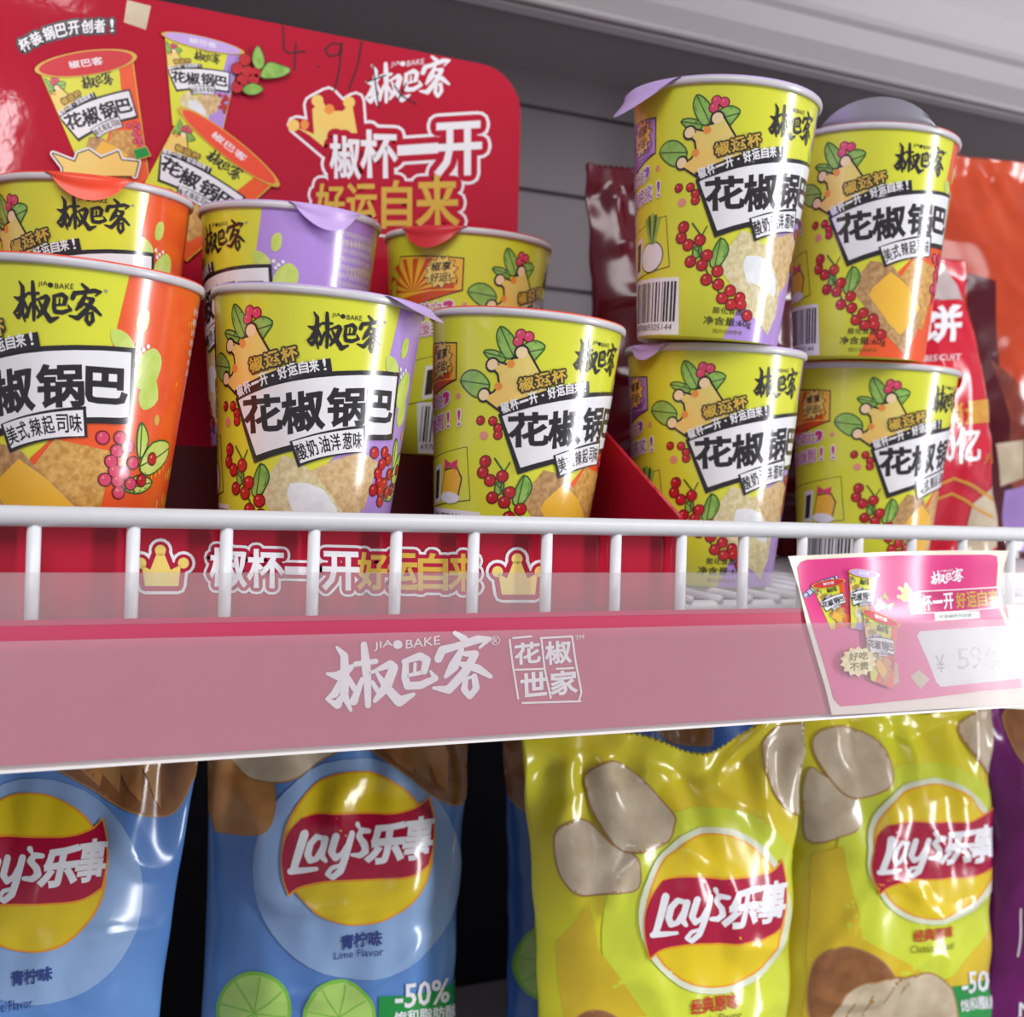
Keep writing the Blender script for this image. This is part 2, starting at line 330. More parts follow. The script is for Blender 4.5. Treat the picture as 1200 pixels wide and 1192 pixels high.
def cup_front(A, fl, simple=False):
    """print of the snack cup in mm; x = arc from the front line, y = height"""
    SIDE = PUR if fl == 'p' else ORA
    A.poly([(31.5, 113), (26, 83), (0, 40), (-17, -4), (34, -4), (40, 40), (45, 113)] if simple else [(31.5, 111.8), (26, 83), (4.8, 46), (-1, 40), (-17, -3.9), (100, -3.9), (100, 50), (100, 111.8)], SIDE, 1)
    # crackers
    if fl == 'p':
        A.poly([(4.8, 45), (-4, 40), (6, 18), (15.4, 22), (21.5, 26.5), (23, 32), (26.8, 45.7), (16.5, 49.5)], LTAN, 3)
        A.poly([(-15.5, 45.5), (-19.7, 38.5), (-22.5, 33), (-21.5, 26), (-6, 9), (2, 4), (8, 0), (13, 10), (13, 22), (-1, 38.1), (-9.8, 44.5)], CRL, 4)
        A.poly([(-11.5, 34.5), (-12.6, 30), (-10, 24), (1, 12.5), (7, 14), (9.5, 20), (8, 26), (1.9, 33), (-5, 35.2)], CRM, 5)
        A.poly([(-8, 23), (1, 12.5), (7, 14), (8, 18), (0, 21)], CRL, 6)
    else:
        A.poly([(7.3, 47.5), (28.5, 44.6), (24.5, 24), (20, 12), (10, 14), (-2, 33.5)], CRK, 3)
        A.poly([(-5.2, 43), (-16, 44.5), (-21.5, 36), (-22, 28), (-6, 9), (8, -2), (15, 10), (16, 24), (3, 35)], TAN, 4)
        A.poly([(-5.2, 39.2), (-13.5, 31), (-15, 27), (-3, 13), (4, 8), (15.5, 23), (5, 33)], CHS, 5)
    # leaves, crown
    leaf(A, [(-60.8, 80.7), (-57.3, 84.8), (-51.2, 84.4), (-46, 79.5), (-48.5, 74.3), (-54, 75)], 2); leaf(A, [(-44.5, 104.3), (-45, 99), (-40.5, 92), (-37, 92.5), (-36.6, 97.3), (-40, 101.9)], 2)
    leaf(A, [(-36, 93), (-30.5, 99.2), (-24.5, 97.9), (-26.5, 93.7), (-29.6, 90.5)], 2); leaf(A, [(-50.4, 93.4), (-45.5, 94), (-40.5, 91.5), (-43.1, 88.6)], 2)
    for x, y in ((-35.2, 101.9), (-31.6, 101.2), (-35.9, 98.8)): berry(A, x, y, 2.0, 4, BEP)
    crown_shape(A, 7)
    # white panel
    out = [(-39.8, 66.8)] + arcpath((-38.5, 68.2), (-10, 82), (34.6, 83.6)) + [(35, 55.6)] + arcpath((30, 55), (0, 54), (-27.4, 41.5))
    A.poly(out, BLK, 10)
    inn = [(-37.8, 66.2)] + arcpath((-36.8, 66.8), (-9, 79.8), (33, 81.8)) + [(33.3, 58.0)] + arcpath((30, 57.4), (0, 56), (-26.6, 44.6))
    A.poly(inn, WHT, 11)
    A.text('花', BLK, 12, (-32.5, 53.4), (16.4, 2.2), (4.6 * -.55, 13.8), 0.034); A.text('椒', BLK, 12, (-15.6, 54.0), (15.4, 4.0), (-1.9, 15.2), 0.034)
    A.text('锅', BLK, 12, (1.4, 58.6), (15.2, 2.0), (-.9, 14.6), 0.032); A.text('巴', BLK, 12, (17.8, 62.2), (14, 0.6), (-.3, 12.2), 0.04)
    # flavour banner
    P = [(-13.0, 51.2)] + arcpath((-12, 51.6), (2, 58), (17.6, 60.4)) + [(18.6, 49.2)] + arcpath((17, 49), (3, 47.6), (-8.8, 41.2))
    A.poly(P, BLK, 13); A.poly([(x * .93 + .2, (y - 50.5) * .84 + 50.6) for x, y in P], WHT, 14)
    A.along('酸奶油洋葱味' if fl == 'p' else '美式辣起司味', BLK, 15, [(-8.6, 43.6), (0, 47.6), (8, 49.8), (17.0, 50.9)], 6.6, bold=0.02)
    # black slogan strip and gold words
    A.poly([(-40.5, 70.2), (-38.2, 66.4)] + [(-14, 76), (1.5, 79.4), (0.2, 85.4), (-15, 81.6)], BLK, 15)
    A.along('椒杯一开·好运自来!', WHT, 16, [(-38.0, 67.2), (-24, 73.4), (-12, 78.0), (0.6, 81.0)], 4.7, bold=0.035)
    A.along('椒运杯', GLD, 17, [(-32.2, 77.2), (-11.6, 84)], 5.6, bold=0.03, halo=[(BRN, 1.5, 16)])
    # brand brush logo
    brush_logo(A, BLK, 5, (-9.6, 88.6), (31, 0), (0, 16)); A.disc(22.8, 102.6, .6, .6, GRY, 5, 8)
    # berries on the right
    for x, y in ((24, 49.5), (30.6, 50), (29.5, 45), (34, 47), (27.5, 41), (33, 37), (36.5, 41), (30.4, 33.9), (25.5, 34), (29, 37.5), (31, 29.5), (36, 33)) : berry(A, x, y, 2.2, 6, BEP if fl == 'o' else BER)
    if simple: return
    leaf(A, [(39.4, 56), (38, 50), (39.6, 43), (43, 50)], 3, LGR); leaf(A, [(40, 40), (46, 49), (57, 49.4), (56, 43), (45, 37)], 3, LGR); leaf(A, [(33.5, 31), (39, 36), (47, 34), (41, 30)], 3, LGR)
    berry(A, 46, 43, 2.2, 6); berry(A, 41, 34.5, 2.2, 6)
    leaf(A, [(35.6, 90.5), (36, 96), (39, 97.5), (38.6, 92)], 3, LGR, LGR); leaf(A, [(27.5, 83.5), (26, 88.5), (30.5, 88), (33.5, 84)], 3, LGR, LGR); leaf(A, [(36.5, 70), (36, 78), (42.5, 84), (46.5, 80), (43, 71)], 3, LGR, LGR); leaf(A, [(46, 66), (40, 62), (38, 67), (43, 74)], 3, LGR, LGR)
    A.line([(36, 86), (37.5, 79), (41, 70)], .5, LGR, 3)
    for x, y in ((35.5, 85), (38, 83.5), (40, 85), (36.5, 82)): A.disc(x, y, .9, .9, WHT, 7, 6)
    A.disc(47, 58, 1.6, 2.2, GLD, 4, 6)
    # small dots and the berry branch on the left
    for x, y in ((-47.6, 63.8), (-41.8, 63.9), (-39, 61), (-38.6, 58)): berry(A, x, y, 1.7, 4, BER)
    A.disc(-45, 57.3, 2.2, 2.0, PNK, 4, 8); A.disc(-61.5, 74, 1.4, 1.4, PNK, 4, 8)
    A.line([(-38.4, 47.7), (-33.4, 42.1), (-33.9, 34.9), (-27.3, 23.9), (-21.2, 16.1), (-10, 9)], .8, DGR, 5); A.line([(-31.5, 46.5), (-33.4, 42.1)], .6, DGR, 5)
    for x, y in ((-42.5, 46.1), (-43, 41.3), (-39.1, 38.0), (-33.9, 40.2), (-29.6, 33.4), (-36.9, 30.5), (-31.3, 29), (-23.9, 26.5), (-28.4, 22.5), (-22.7, 20.6), (-20, 14.5), (-16.8, 18.1), (-15.4, 11.9), (-10.6, 12.1), (-6.6, 7.6), (-11.7, 15.3)): berry(A, x, y, 2.35, 6)
    leaf(A, [(-24.5, 41), (-27.6, 32), (-26.4, 28.4), (-23.3, 29.5), (-20.6, 36.5)], 4); leaf(A, [(-36, 36.5), (-35.4, 32), (-33, 34), (-33.4, 37.5)], 4)
    A.text('膨化食品', BRN, 8, (-23.5, 7.4), (14, 0), (0, 3), 0.005); A.text('净含量:60g', BLK, 8, (-27, 1.6), (23, 0), (0, 4.4), 0.005); A.text('图片仅供参考', OLV, 8, (-22, -1.6), (14, 0), (0, 2), 0.0)
    # comic panels, slogan, vegetable, barcode on the left side
    cc = VIO if fl == 'p' else RDK
    A.poly([(-106, 99), (-66, 97.6), (-63.6, 81), (-90, 72), (-106, 70)], BLK, 2); A.poly([(-105.4, 98.4), (-66.6, 97), (-64.4, 81.6), (-90, 72.8), (-105.4, 70.8)], CHS if fl == 'o' else PUR, 3)
    for k in range(9):
        a = 0.1 + k * 0.36; A.poly([(-92, 80), (-92 + 24 * math.cos(a), min(97, max(74, 80 + 20 * math.sin(a)))), (-92 + 24 * math.cos(a + .16), min(97, max(74, 80 + 20 * math.sin(a + .16))))], cc, 4)
    A.poly([(-105.4, 76), (-80, 80.5), (-64.6, 81.4), (-72, 78.6), (-90, 72.8), (-105.4, 70.8)], cc, 5)
    st = []
    for k in range(24):
        a = k * math.pi / 12; r = 1.0 if k % 2 else 0.74; st.append((-77 + 9 * r * math.cos(a), 90 + 8.4 * r * math.sin(a)))
    A.line(st, .7, BLK, 6, closed=True); A.poly(st, CRW, 7)
    A.text('椒享', BLK, 8, (-82.5, 90.2), (10.5, 0.6), (0, 4.6), 0.02); A.text('好运!', BLK, 8, (-82, 84.6), (10.5, 0.8), (0, 4.6), 0.02)
    hm = VIO if fl == 'p' else MAG
    A.along('动动实力,' if fl == 'p' else '椒个动力,', hm, 9, [(-98, 66), (-66, 70)], 6.2, bold=0.02, halo=[(WHT, 1.2, 8)])
    A.along('好运即将来!' if fl == 'p' else '开心辣到!!', hm, 9, [(-98, 54.6), (-55, 61.6)], 7.0, bold=0.02, halo=[(WHT, 1.2, 8)])
    A.line([(-104, 40), (-52.9, 51.6), (-47.6, 28.6), (-104, 19)], .7, BLK, 3, closed=True); A.poly([(-104, 40), (-52.9, 51.6), (-47.6, 28.6), (-104, 19)], YEL, 4)
    A.poly([(-76, 42), (-69, 43.5), (-68, 26), (-75, 25)], WHT, 5); A.poly([(-74.6, 40), (-70.4, 41), (-69.6, 28), (-73.8, 27)], BRN, 6)
    if fl == 'p':
        A.disc(-60, 33.5, 8.4, 7.4, BRN, 6, 24); A.disc(-60, 33.5, 7.8, 6.8, WHT, 7, 24)
        for k in range(5): A.line([(-60 + (k - 2) * .8, 40), (-61.5 + (k - 2) * 2.4, 53 - abs(k - 2))], [1.4, 1.9], DGR if k % 2 else GRN, 8)
    else:
        A.poly([(-67, 28), (-66, 41), (-57, 43), (-53, 38), (-54, 28)], BRN, 6); A.poly([(-66.4, 28.6), (-65.4, 40.4), (-57.2, 42.2), (-53.8, 37.6), (-54.6, 28.6)], CHS, 7); A.disc(-60, 28.6, 7, 2.6, WHT, 8)
        A.poly([(-66, 46), (-61.5, 44), (-57, 46), (-57, 41), (-61.5, 42.6), (-66, 41)], BEP, 8)
    A.poly([(-78, 23.4), (-41.6, 23.4), (-37.8, -3), (-72, -3)], WHT, 3)
    x = -74.0; rnd = random.Random(3)
    while x < -43:
        bw = rnd.choice((.5, .8, 1.2)); A.poly([(x, 21.6), (x + bw, 21.6), (x + bw + 1.6, 3), (x + 1.6, 3)], BLK, 4); x += bw + rnd.choice((.6, .9, 1.4))
    A.text('6970809305144', BLK, 4, (-71, -1), (29, 0), (0, 3.0), 0.0)
    # small print on the coloured side
    rows = '配料食用植物油大米淀粉白砂糖调味料产品类型膨化保质期贮存条件生产日期见封口'
    for k in range(7): A.text(rows[k * 3:k * 3 + 12], WHT, 4, (68, 101 - k * 4), (27, 0), (0, 2.6), 0.0)
# ------------------------------------------------------------------ cup meshes
H0, H1 = -4.0, 112.0
def rad(v): return 0.0341 + (0.0445 - 0.0341) * (v - H0) / (H1 - H0)
def cup_map(u, v, z):
    r = rad(v); a = u / (r * 1000); r += z; return (r * math.sin(a), -r * math.cos(a), (v - H0) / 1000)
def cup_body(fl):
    A = Art(); cup_front(A, fl)
    art = A.build(cup_map, 0.00005, xs=[k * 3.0 for k in range(-35, 34)], ys=[8, 20, 32, 44, 56, 68, 80, 92, 104])
    V = []; Fc = []; n = 96; rows = [H0, H0 + .6, 20, 44, 68, 92, 112]
    for j, v in enumerate(rows):
        for i in range(n):
            a = 2 * math.pi * i / n; r = rad(v) - (0.0006 if j == 0 else 0); V.append((r * math.sin(a), -r * math.cos(a), (v - H0) / 1000))
    for j in range(len(rows) - 1):
        for i in range(n): Fc.append((j * n + i, j * n + (i + 1) % n, (j + 1) * n + (i + 1) % n, (j + 1) * n + i))
    Fc.append(tuple(reversed(range(n))))
    return combine('cup_body', (V, Fc, YEL), [(A, art)])
def lathe(name, prof, m, n=64, smooth=True):
    V = []; Fc = []
    for r, z in prof:
        for i in range(n): V.append((r * math.cos(2 * math.pi * i / n), r * math.sin(2 * math.pi * i / n), z))
    for j in range(len(prof) - 1):
        for i in range(n): Fc.append((j * n + i, j * n + (i + 1) % n, (j + 1) * n + (i + 1) % n, (j + 1) * n + i))
    return mesh(name, V, Fc, m, smooth=smooth)
CH = 0.116
RIM = lathe('cup_rim', [(0.0443, CH - .0022), (0.0452, CH - .0026), (0.0459, CH - .0018), (0.0461, CH - .0006), (0.0457, CH + .0006), (0.0448, CH + .001), (0.0438, CH + .0004), (0.0436, CH - .001), (0.0443, CH - .0022)], RIMW)
def lid_mesh(m, style):
    """foil lid disc with a pull tab; the tab points to local -Y"""
    V = []; Fc = []; n = 64
    for r, z in ((0.0001, CH + .0022), (0.03, CH + .0020), (0.043, CH + .0014), (0.0452, CH + .0013), (0.0456, CH + .0009), (0.0455, CH + .0006)):
        for i in range(n): V.append((r * math.sin(2 * math.pi * i / n), -r * math.cos(2 * math.pi * i / n), z))
    for j in range(5):
        for i in range(n): Fc.append((j * n + i, j * n + (i + 1) % n, (j + 1) * n + (i + 1) % n, (j + 1) * n + i))
    M = [0] * len(Fc)
    if style:
        wid, ln, drop, k = style      # half angle, length, drop angle, rows
        s0 = len(V); nu, nv = 13, 8
        for j in range(nv):
            t = j / (nv - 1)
            for i in range(nu):
                q = -1 + 2 * i / (nu - 1); wq = math.cos(q * math.pi / 2) ** 0.8
                a = q * wid * (1 - 0.12 * t); l = ln * wq * t
                bend = drop * min(1, t * 2.2) if k >= 0 else drop
                r = 0.0455 + l * math.cos(bend) + .0012 * min(1, t * 6); z = CH + .0008 - l * math.sin(bend)
                V.append((r * math.sin(a), -r * math.cos(a), z))
        for j in range(nv - 1):
            for i in range(nu - 1):
                a0 = s0 + j * nu + i; Fc.append((a0, a0 + 1, a0 + nu + 1, a0 + nu)); M.append(1 if k < 0 else 0)
        th = len(V); base = V[s0:th]
    me = mesh('foil_lid', V, Fc, [m, FOILB], M); return me
BODY = {'p': cup_body('p'), 'o': cup_body('o')}
LIDS = {}
def lid(m, style):
    k = (m.name, style)
    if k not in LIDS: LIDS[k] = lid_mesh(m, style)
    return LIDS[k]
def make_cup(fl, rim, fwd, side, rot, lidm, style, tabdir, label):
    ax = Vector((math.sin(R(side)), -math.sin(R(fwd)), 1)).normalized()
    base = Vector((rim[0], rim[1], rim[2] + 1.40)) - ax * CH
    t = empty('snack_cup', base); u = Vector((0, 1, 0)).cross(ax).normalized(); v = ax.cross(u)
    mt = Matrix(((u.x, v.x, ax.x), (u.y, v.y, ax.y), (u.z, v.z, ax.z))) @ Matrix.Rotation(R(rot), 3, 'Z')
    t.rotation_euler = mt.to_euler()
    tag(t, label, 'snack cup', 'lime yellow snack cups on the wire shelf')
    link('cup_body', BODY[fl], t); link('rim', RIM, t)
    l = link('foil_lid', lid(lidm, style), t); l.rotation_euler = (0, 0, R(tabdir - rot)); return t
TAB = (0.42, 0.012, 1.35, 1); SMALL = (0.3, 0.008, 1.3, 1); WIDE = (0.55, 0.019, 0.95, 1); POINT = (0.45, 0.013, 0.6, 1); UPT = (0.72, 0.0115, -1.2, -1)
# ------------------------------------------------------------------ setting: back wall, upper ledge
YB = 0.40
def prism_x(bm, prof, x0, x1):
    a = [bm.verts.new((x0, y, z)) for y, z in prof]; c = [bm.verts.new((x1, y, z)) for y, z in prof]; n = len(prof)
    for i in range(n): bm.faces.new((a[i], a[(i + 1) % n], c[(i + 1) % n], c[i]))
    bm.faces.new(a); bm.faces.new(list(reversed(c)))
bm = bmesh.new()
# slatwall: flat panels with routed grooves, one profile along x
gz = [1.40 + k for k in (0.028, 0.103, 0.178, 0.253, 0.318)]
prof = [(YB + .03, 1.372), (YB, 1.372)]
for g in gz: prof += [(YB, g - .002), (YB + .006, g - .0015), (YB + .006, g + .0015), (YB, g + .002)]
prof += [(YB, 1.76), (YB + .03, 1.76)]
prism_x(bm, prof, -0.6, 2.6)
tag(link('wall_back', bm_mesh('wall_back', bm, WALLM)), kind='structure')
bm = bmesh.new(); add_box(bm, (-0.6, YB + .001, 0.98), (2.6, YB + .03, 1.371)); tag(link('wall_lower', bm_mesh('wall_lower', bm, DARK)), kind='structure')  # shade under the loaded shelf is put into this wall's near-black colour
zl = 1.40 + 0.346
up_ = tag(empty('upper_shelf', (0.8, YB, zl)), 'pale grey upper shelf with a lipped front edge above the stacked cups', 'shelf')
def child(name, bm, m, p, smooth=False):
    me = bm_mesh(name, bm, m, smooth); me.transform(Matrix.Translation(-Vector(p.location))); return link(name, me, p)
bm = bmesh.new(); add_box(bm, (-0.6, 0.30, zl), (2.6, YB, zl + .012)); child('shelf_panel', bm, SHELF, up_)
bm = bmesh.new(); prism_x(bm, [(.30, zl - .004), (.296, zl - .0055), (.291, zl - .003), (.288, zl + .004), (.280, zl + .016), (.274, zl + .030), (.271, zl + .034), (.269, zl + .038), (.262, zl + .060), (.258, zl + .10), (.30, zl + .10), (.30, zl + .012)], -0.6, 2.6); child('front_lip', bm, SHELF, up_)
bm = bmesh.new(); add_tube(bm, (-0.6, .2865, zl + .001), (2.6, .2865, zl + .001), .0035); child('edge_bead', bm, SHELF, up_, True)
# ------------------------------------------------------------------ lower shelf
ZB = 1.04
bm = bmesh.new(); add_box(bm, (-0.6, -0.03, ZB - .02), (2.6, YB, ZB), .002)
tag(link('lower_shelf', bm_mesh('lower_shelf', bm, SHELF)), 'grey metal shelf under the bags of crisps', 'shelf')
# ------------------------------------------------------------------ wire shelf
def deck(y): return 1.40 - 0.0355 + 0.05 * y
ws = tag(empty('wire_shelf', (0.5, 0.0, deck(0))), 'white coated wire shelf with a low wire guard rail along its front', 'shelf')
ZR = 1.40 - 0.0043
bm = bmesh.new(); add_tube(bm, (-0.35, 0, ZR), (1.7, 0, ZR), .0036, 16); child('guard_rail', bm, WIRE, ws, True)
xw = at(37, 660, 0).x
for k in range(-7, 42):
    x = xw + k * 0.0328; bm = bmesh.new(); add_tube(bm, (x + .0006, 0.0005, ZR - .001), (x, 0, 1.40 - .080), .0024, 10); child('post', bm, WIRE, ws, True)
bm = bmesh.new(); add_tube(bm, (-0.35, 0, 1.40 - .0795), (1.7, 0, 1.40 - .0795), .0034, 12); child('bottom_rail', bm, WIRE, ws, True)
bm = bmesh.new()
for k in range(-12, 84):
    x = xw + k * 0.0164; add_tube(bm, (x, 0.016, deck(.016) - .002), (x, YB - .005, deck(YB) - .002), .0018, 6)
for y in (.02, .13, .25, .37): add_tube(bm, (-0.35, y, deck(y) - .0058), (1.7, y, deck(y) - .0058), .003, 8)
child('wire_deck', bm, WIRE, ws, True)
# ------------------------------------------------------------------ price strip holder
PN = Vector((0, -1, 0.2)).normalized()         # the strip leans back a little
PS = Vector((0, -0.0085, 1.40 - 0.0232))
def strip(px, py, z=0.0): p = on_plane(px, py, PS, PN); return p + PN * z
SA = Vector((0, -0.2, -1)).normalized()         # down the strip
def slab(name, m, parent, d0, d1, z0, z1, x0=-0.35, x1=1.7):
    bm = bmesh.new(); P = [PS + SA * d0 + PN * z0, PS + SA * d1 + PN * z0, PS + SA * d1 + PN * z1, PS + SA * d0 + PN * z1]
    prism_x(bm, [(p.y, p.z) for p in P], x0, x1)
    if parent is None: return link(name, bm_mesh(name, bm, m))
    return child(name, bm, m, parent)
hold = tag(empty('price_strip_holder', (0.5, PS.y, PS.z)), 'clear plastic price strip holder along the wire shelf front', 'price strip')
DT = (strip(0, 727) - strip(0, 671)).length; DF = (strip(0, 753) - strip(0, 671)).length; DB = (strip(0, 906) - strip(0, 671)).length
slab('clear_lip', CLEAR, hold, 0, DT + .002, -.0004, .0002)
slab('backing', PVC, hold, DT, DB, -.004, -.0018)
slab('bottom_channel', PVC, hold, DB - .0008, DB + .0002, -.004, .0042)
slab('front_film', FILM, hold, DF, DB - .001, .0036, .0041)
# pink paper strip with the white brush logo
A = Art(); A.up = -1
brush_logo(A, STW, 1, (381, 836), (193, -15), (1.5, -86)); A.line(arcpath((576, 748), (580, 744), (584, 748), 4), .7, STW, 1); A.text('R', STW, 1, (578, 754), (5, 0), (0, -6), 0)
for k in range(12): a = k * math.pi / 6; A.line([(580.5 + 5 * math.cos(a), 751 + 5 * math.sin(a)), (580.5 + 5 * math.cos(a + .53), 751 + 5 * math.sin(a + .53))], .7, STW, 1)
for P in ([(597, 750), (600, 775), (604, 800), (607, 819)], [(601, 748), (622, 746)], [(633, 748), (670, 746), (674, 775), (681, 812), (678, 821)], [(680, 822), (645, 823), (612, 824)], [(634, 748), (638, 785), (645, 818)], [(604, 785), (638, 784)], [(652, 784), (672, 783)]): A.line(P, 2.2, STW, 1)
for c, o, xv, yv in (('花', (604, 779), (29, -3), (-1, -24)), ('椒', (640, 779), (29, -3), (-1, -26)), ('世', (611, 817), (30, -3), (-1, -27)), ('家', (646, 815), (30, -3), (-1, -27))): A.text(c, STW, 1, o, xv, yv, 0.025)
A.text('TM', STW, 1, (674, 750), (10, -1), (0, -5), 0)
art = A.build(lambda x, y, z: tuple(strip(x, y, z)), 0.0002, flip=True)
X1 = strip(1190, 780).x
V = []
for z in (-.0012, -.0002):
    for x, d in ((-0.35, DT), (X1, DT), (X1, DB - .0022), (-0.35, DB - .0022)):
        q = PS + SA * d + PN * z; V.append((x, q.y, q.z))
me = combine('brand_strip', (V, [(3, 2, 1, 0), (4, 5, 6, 7), (0, 1, 5, 4), (1, 2, 6, 5), (2, 3, 7, 6), (3, 0, 4, 7)], PINK), [(A, art)], False)
tag(link('brand_strip', me), 'long pink paper strip with a white brush logo and a square seal', 'paper strip')
# ------------------------------------------------------------------ pink price card on the strip
MINI = {}
def mini_cup(A, fl, L0, o, xv, yv, top=None):
    """a printed picture of a cup: o = centre of base, xv per mm, yv per mm"""
    if fl not in MINI:
        B = Art(); B.simple = True; cup_front(B, fl, True); MINI[fl] = ((B.V, B.F, B.M), B.mats)
    (BV, BF, BM), bm_ = MINI[fl]
    T = lambda x, y: (o[0] + x * xv[0] + y * yv[0], o[1] + x * xv[1] + y * yv[1])
    A.poly([T(-25, -4), T(25, -4), T(39, 112), T(-39, 112)], YEL, L0)
    parts = {}
    for f, m in zip(BF, BM): parts.setdefault((m, round(BV[f[0]][2], 2)), []).append(f)
    for (m, l), fs in parts.items():
        P = []; G = []
        for f in fs:
            q = [(BV[i][0] * .86, BV[i][1]) for i in f]
            for sg in (1, -1):
                d = [24.5 + (y + 4) * 0.12 - sg * x for x, y in q]; out = []
                for k in range(len(q)):
                    a, c, da, dc = q[k], q[(k + 1) % len(q)], d[k], d[(k + 1) % len(q)]
                    if da >= 0: out.append(a)
                    if (da > 0 > dc) or (da < 0 < dc):
                        t = da / (da - dc); out.append((a[0] + t * (c[0] - a[0]), a[1] + t * (c[1] - a[1])))
                q = out
                if len(q) < 3: break
            if len(q) < 3: continue
            G.append(tuple(range(len(P), len(P) + len(q)))); P += [T(*p) for p in q]
        if G: A.flat = True; A.raw(P, G, bm_[m], L0 + 1 + l * .5); A.flat = False
    if top:
        mm, ry = top
        for r_, m_, l_ in ((1.07, GLD, 14), (0.98, mm, 15)):
            P = [T(40 * r_ * math.cos(a), 113 + ry * r_ * math.sin(a)) for a in [i * math.pi / 16 for i in range(32)]]
            A.poly(P, m_, L0 + l_)
        A.text('椒巴客', WHT, L0 + 16, T(-14, 110), (28 * xv[0], 28 * xv[1]), (7 * yv[0], 7 * yv[1]), 0.02)
def slogan(A, L, rows, outer, lw, crown=None):
    pass
A = Art(); A.up = -1
outl = [(924, 652), (985, 649), (1050, 646.5), (1120, 645), (1182, 645.5), (1176, 666), (1172, 690), (1176, 715), (1186, 737), (1194, 765), (1203, 800), (1212, 832), (1150, 829), (1100, 831), (1040, 835), (975, 838), (967, 805), (955, 765), (945, 730), (936, 690)]
inn = [(938, 659), (945, 656), (1050, 651), (1160, 650), (1168, 652), (1169, 662), (1167, 690), (1171, 715), (1181, 740), (1189, 768), (1198, 806), (1150, 810), (1080, 819), (1010, 826), (985, 828), (977, 820), (966, 780), (952, 735), (938, 690), (934, 665)]
A.poly(inn, CARDP, 1)
A.poly([(1074, 745), (1078, 740), (1180, 733), (1192, 765), (1200, 795), (1102, 805), (1097, 800), (1085, 770)], PAL, 2)
A.text('¥', GRY, 3, (1098, 789), (10, -1), (-3, -21), 0.0); A.text('5', GRY, 3, (1122, 785), (15, -2), (-2, -24), -0.01); A.text('.', GRY, 3, (1139, 784), (4, 0), (0, -4), 0.0); A.text('9', GRY, 3, (1157, 786), (16, -2), (-4, -27), 0.0); A.text('9', GRY, 3, (1138, 784), (14, -2), (-3, -26), -0.01); A.text('元', GRY, 3, (1193, 780), (9, -1), (-1, -9), -0.005)
brush_logo(A, STW, 3, (1090, 686), (38, -3), (0, -18))
A.line([(1068, 719), (1064, 700), (1075, 694), (1118, 692), (1168, 689), (1171, 704), (1169, 712), (1120, 716)], 2.4, STW, 2, closed=True); A.poly([(1068, 719), (1064, 700), (1075, 694), (1118, 692), (1168, 689), (1171, 704), (1169, 712), (1120, 716)], MAG, 3)
A.along('椒杯一开', STW, 4, [(1067, 717), (1118, 713)], 18, bold=0.03); A.along('好运自来', GLD, 4, [(1120, 713), (1170, 709)], 18, bold=0.03)
crown_shape(A, 4, lambda x, y: (1058 + (x + 38) * .62, 694 - (y - 82) * .75), 1.0, STW)
A.poly([(1094, 718), (1147, 716), (1148, 725), (1095, 728)], PAL, 4); A.text('杯装锅巴开创者', OLV, 5, (1100, 725), (38, -2), (0, -4), 0)
A.along('杯装锅巴开创者!', WHT, 3, [(944, 702), (960, 688), (984, 680)], 6, bold=0.02, halo=[(NAV, 2, 2)])
mini_cup(A, 'o', 5, (984, 734), (.46, -.08), (-.13, -.44), (LIDR, 9)); mini_cup(A, 'p', 25, (1006, 736), (.42, .06), (.03, -.56), (LIDP, 8)); mini_cup(A, 'o', 45, (1030, 800), (.52, .2), (-.02, -.66), (LIDR, 8))
for x, y in ((1031, 704), (1036, 700), (1034, 710), (1028, 712)): A.disc(x, y, 4, 4, BER, 2, 10)
A.poly([(1034, 700), (1036, 694), (1041, 703)], GRN, 3); A.poly([(1038, 710), (1048, 706), (1042, 716)], GRN, 3)
st = []
for k in range(28):
    a = k * math.pi / 14; r = 1.0 if k % 2 else .82; st.append((1001 + 22 * r * math.cos(a), 776 + 18 * r * math.sin(a)))
A.poly(st, CRL, 66); A.text('好吃', OLV, 67, (990, 775), (22, -2), (0, -9), 0.02); A.text('不贵', OLV, 67, (991, 787), (22, -2), (0, -9), 0.02)
A.poly([(1066, 793), (1076, 785), (1089, 796), (1078, 808)], CHP, 4); A.poly([(1036, 770), (1050, 778), (1052, 800), (1046, 803), (1034, 790)], CHP, 22)
def card(px, py, z=0.0):
    p = strip(px, py, 0.0); d = (p - PS).dot(SA); e = max(0.0, DF + .001 - d)
    off = 0.0012 + 0.0035 * min(1, e / .03) + 0.0022 * math.sin(px * .045) * min(1, e / .012) + (0.004 * max(0, (px - 1140) / 45) ** 2 if e > 0 else 0) * min(1, e / .02)
    return on_plane(px, py, PS + PN * off, PN) + PN * z
gx = [920 + 6 * k for k in range(50)]; gy = [645 + 6 * k for k in range(34)]
art = A.build(lambda x, y, z: tuple(card(x, y, z + .0002)), 0.00004, xs=gx, ys=gy, flip=True)
Bk = Art(); Bk.poly(outl, CARDC, 0); bv, bf, bmi = Bk.build(lambda x, y, z: tuple(card(x, y, 0)), 1, xs=gx, ys=gy, flip=True)
n = len(bv); V = bv + [tuple(Vector(v) - PN * .0003) for v in bv]; Fc = bf + [tuple(n + i for i in reversed(f)) for f in bf]
me = combine('price_card', (V, Fc, CARDC), [(A, art)], True)
tag(link('price_card', me), 'pink price card with cream border curling out of the price strip', 'price card')
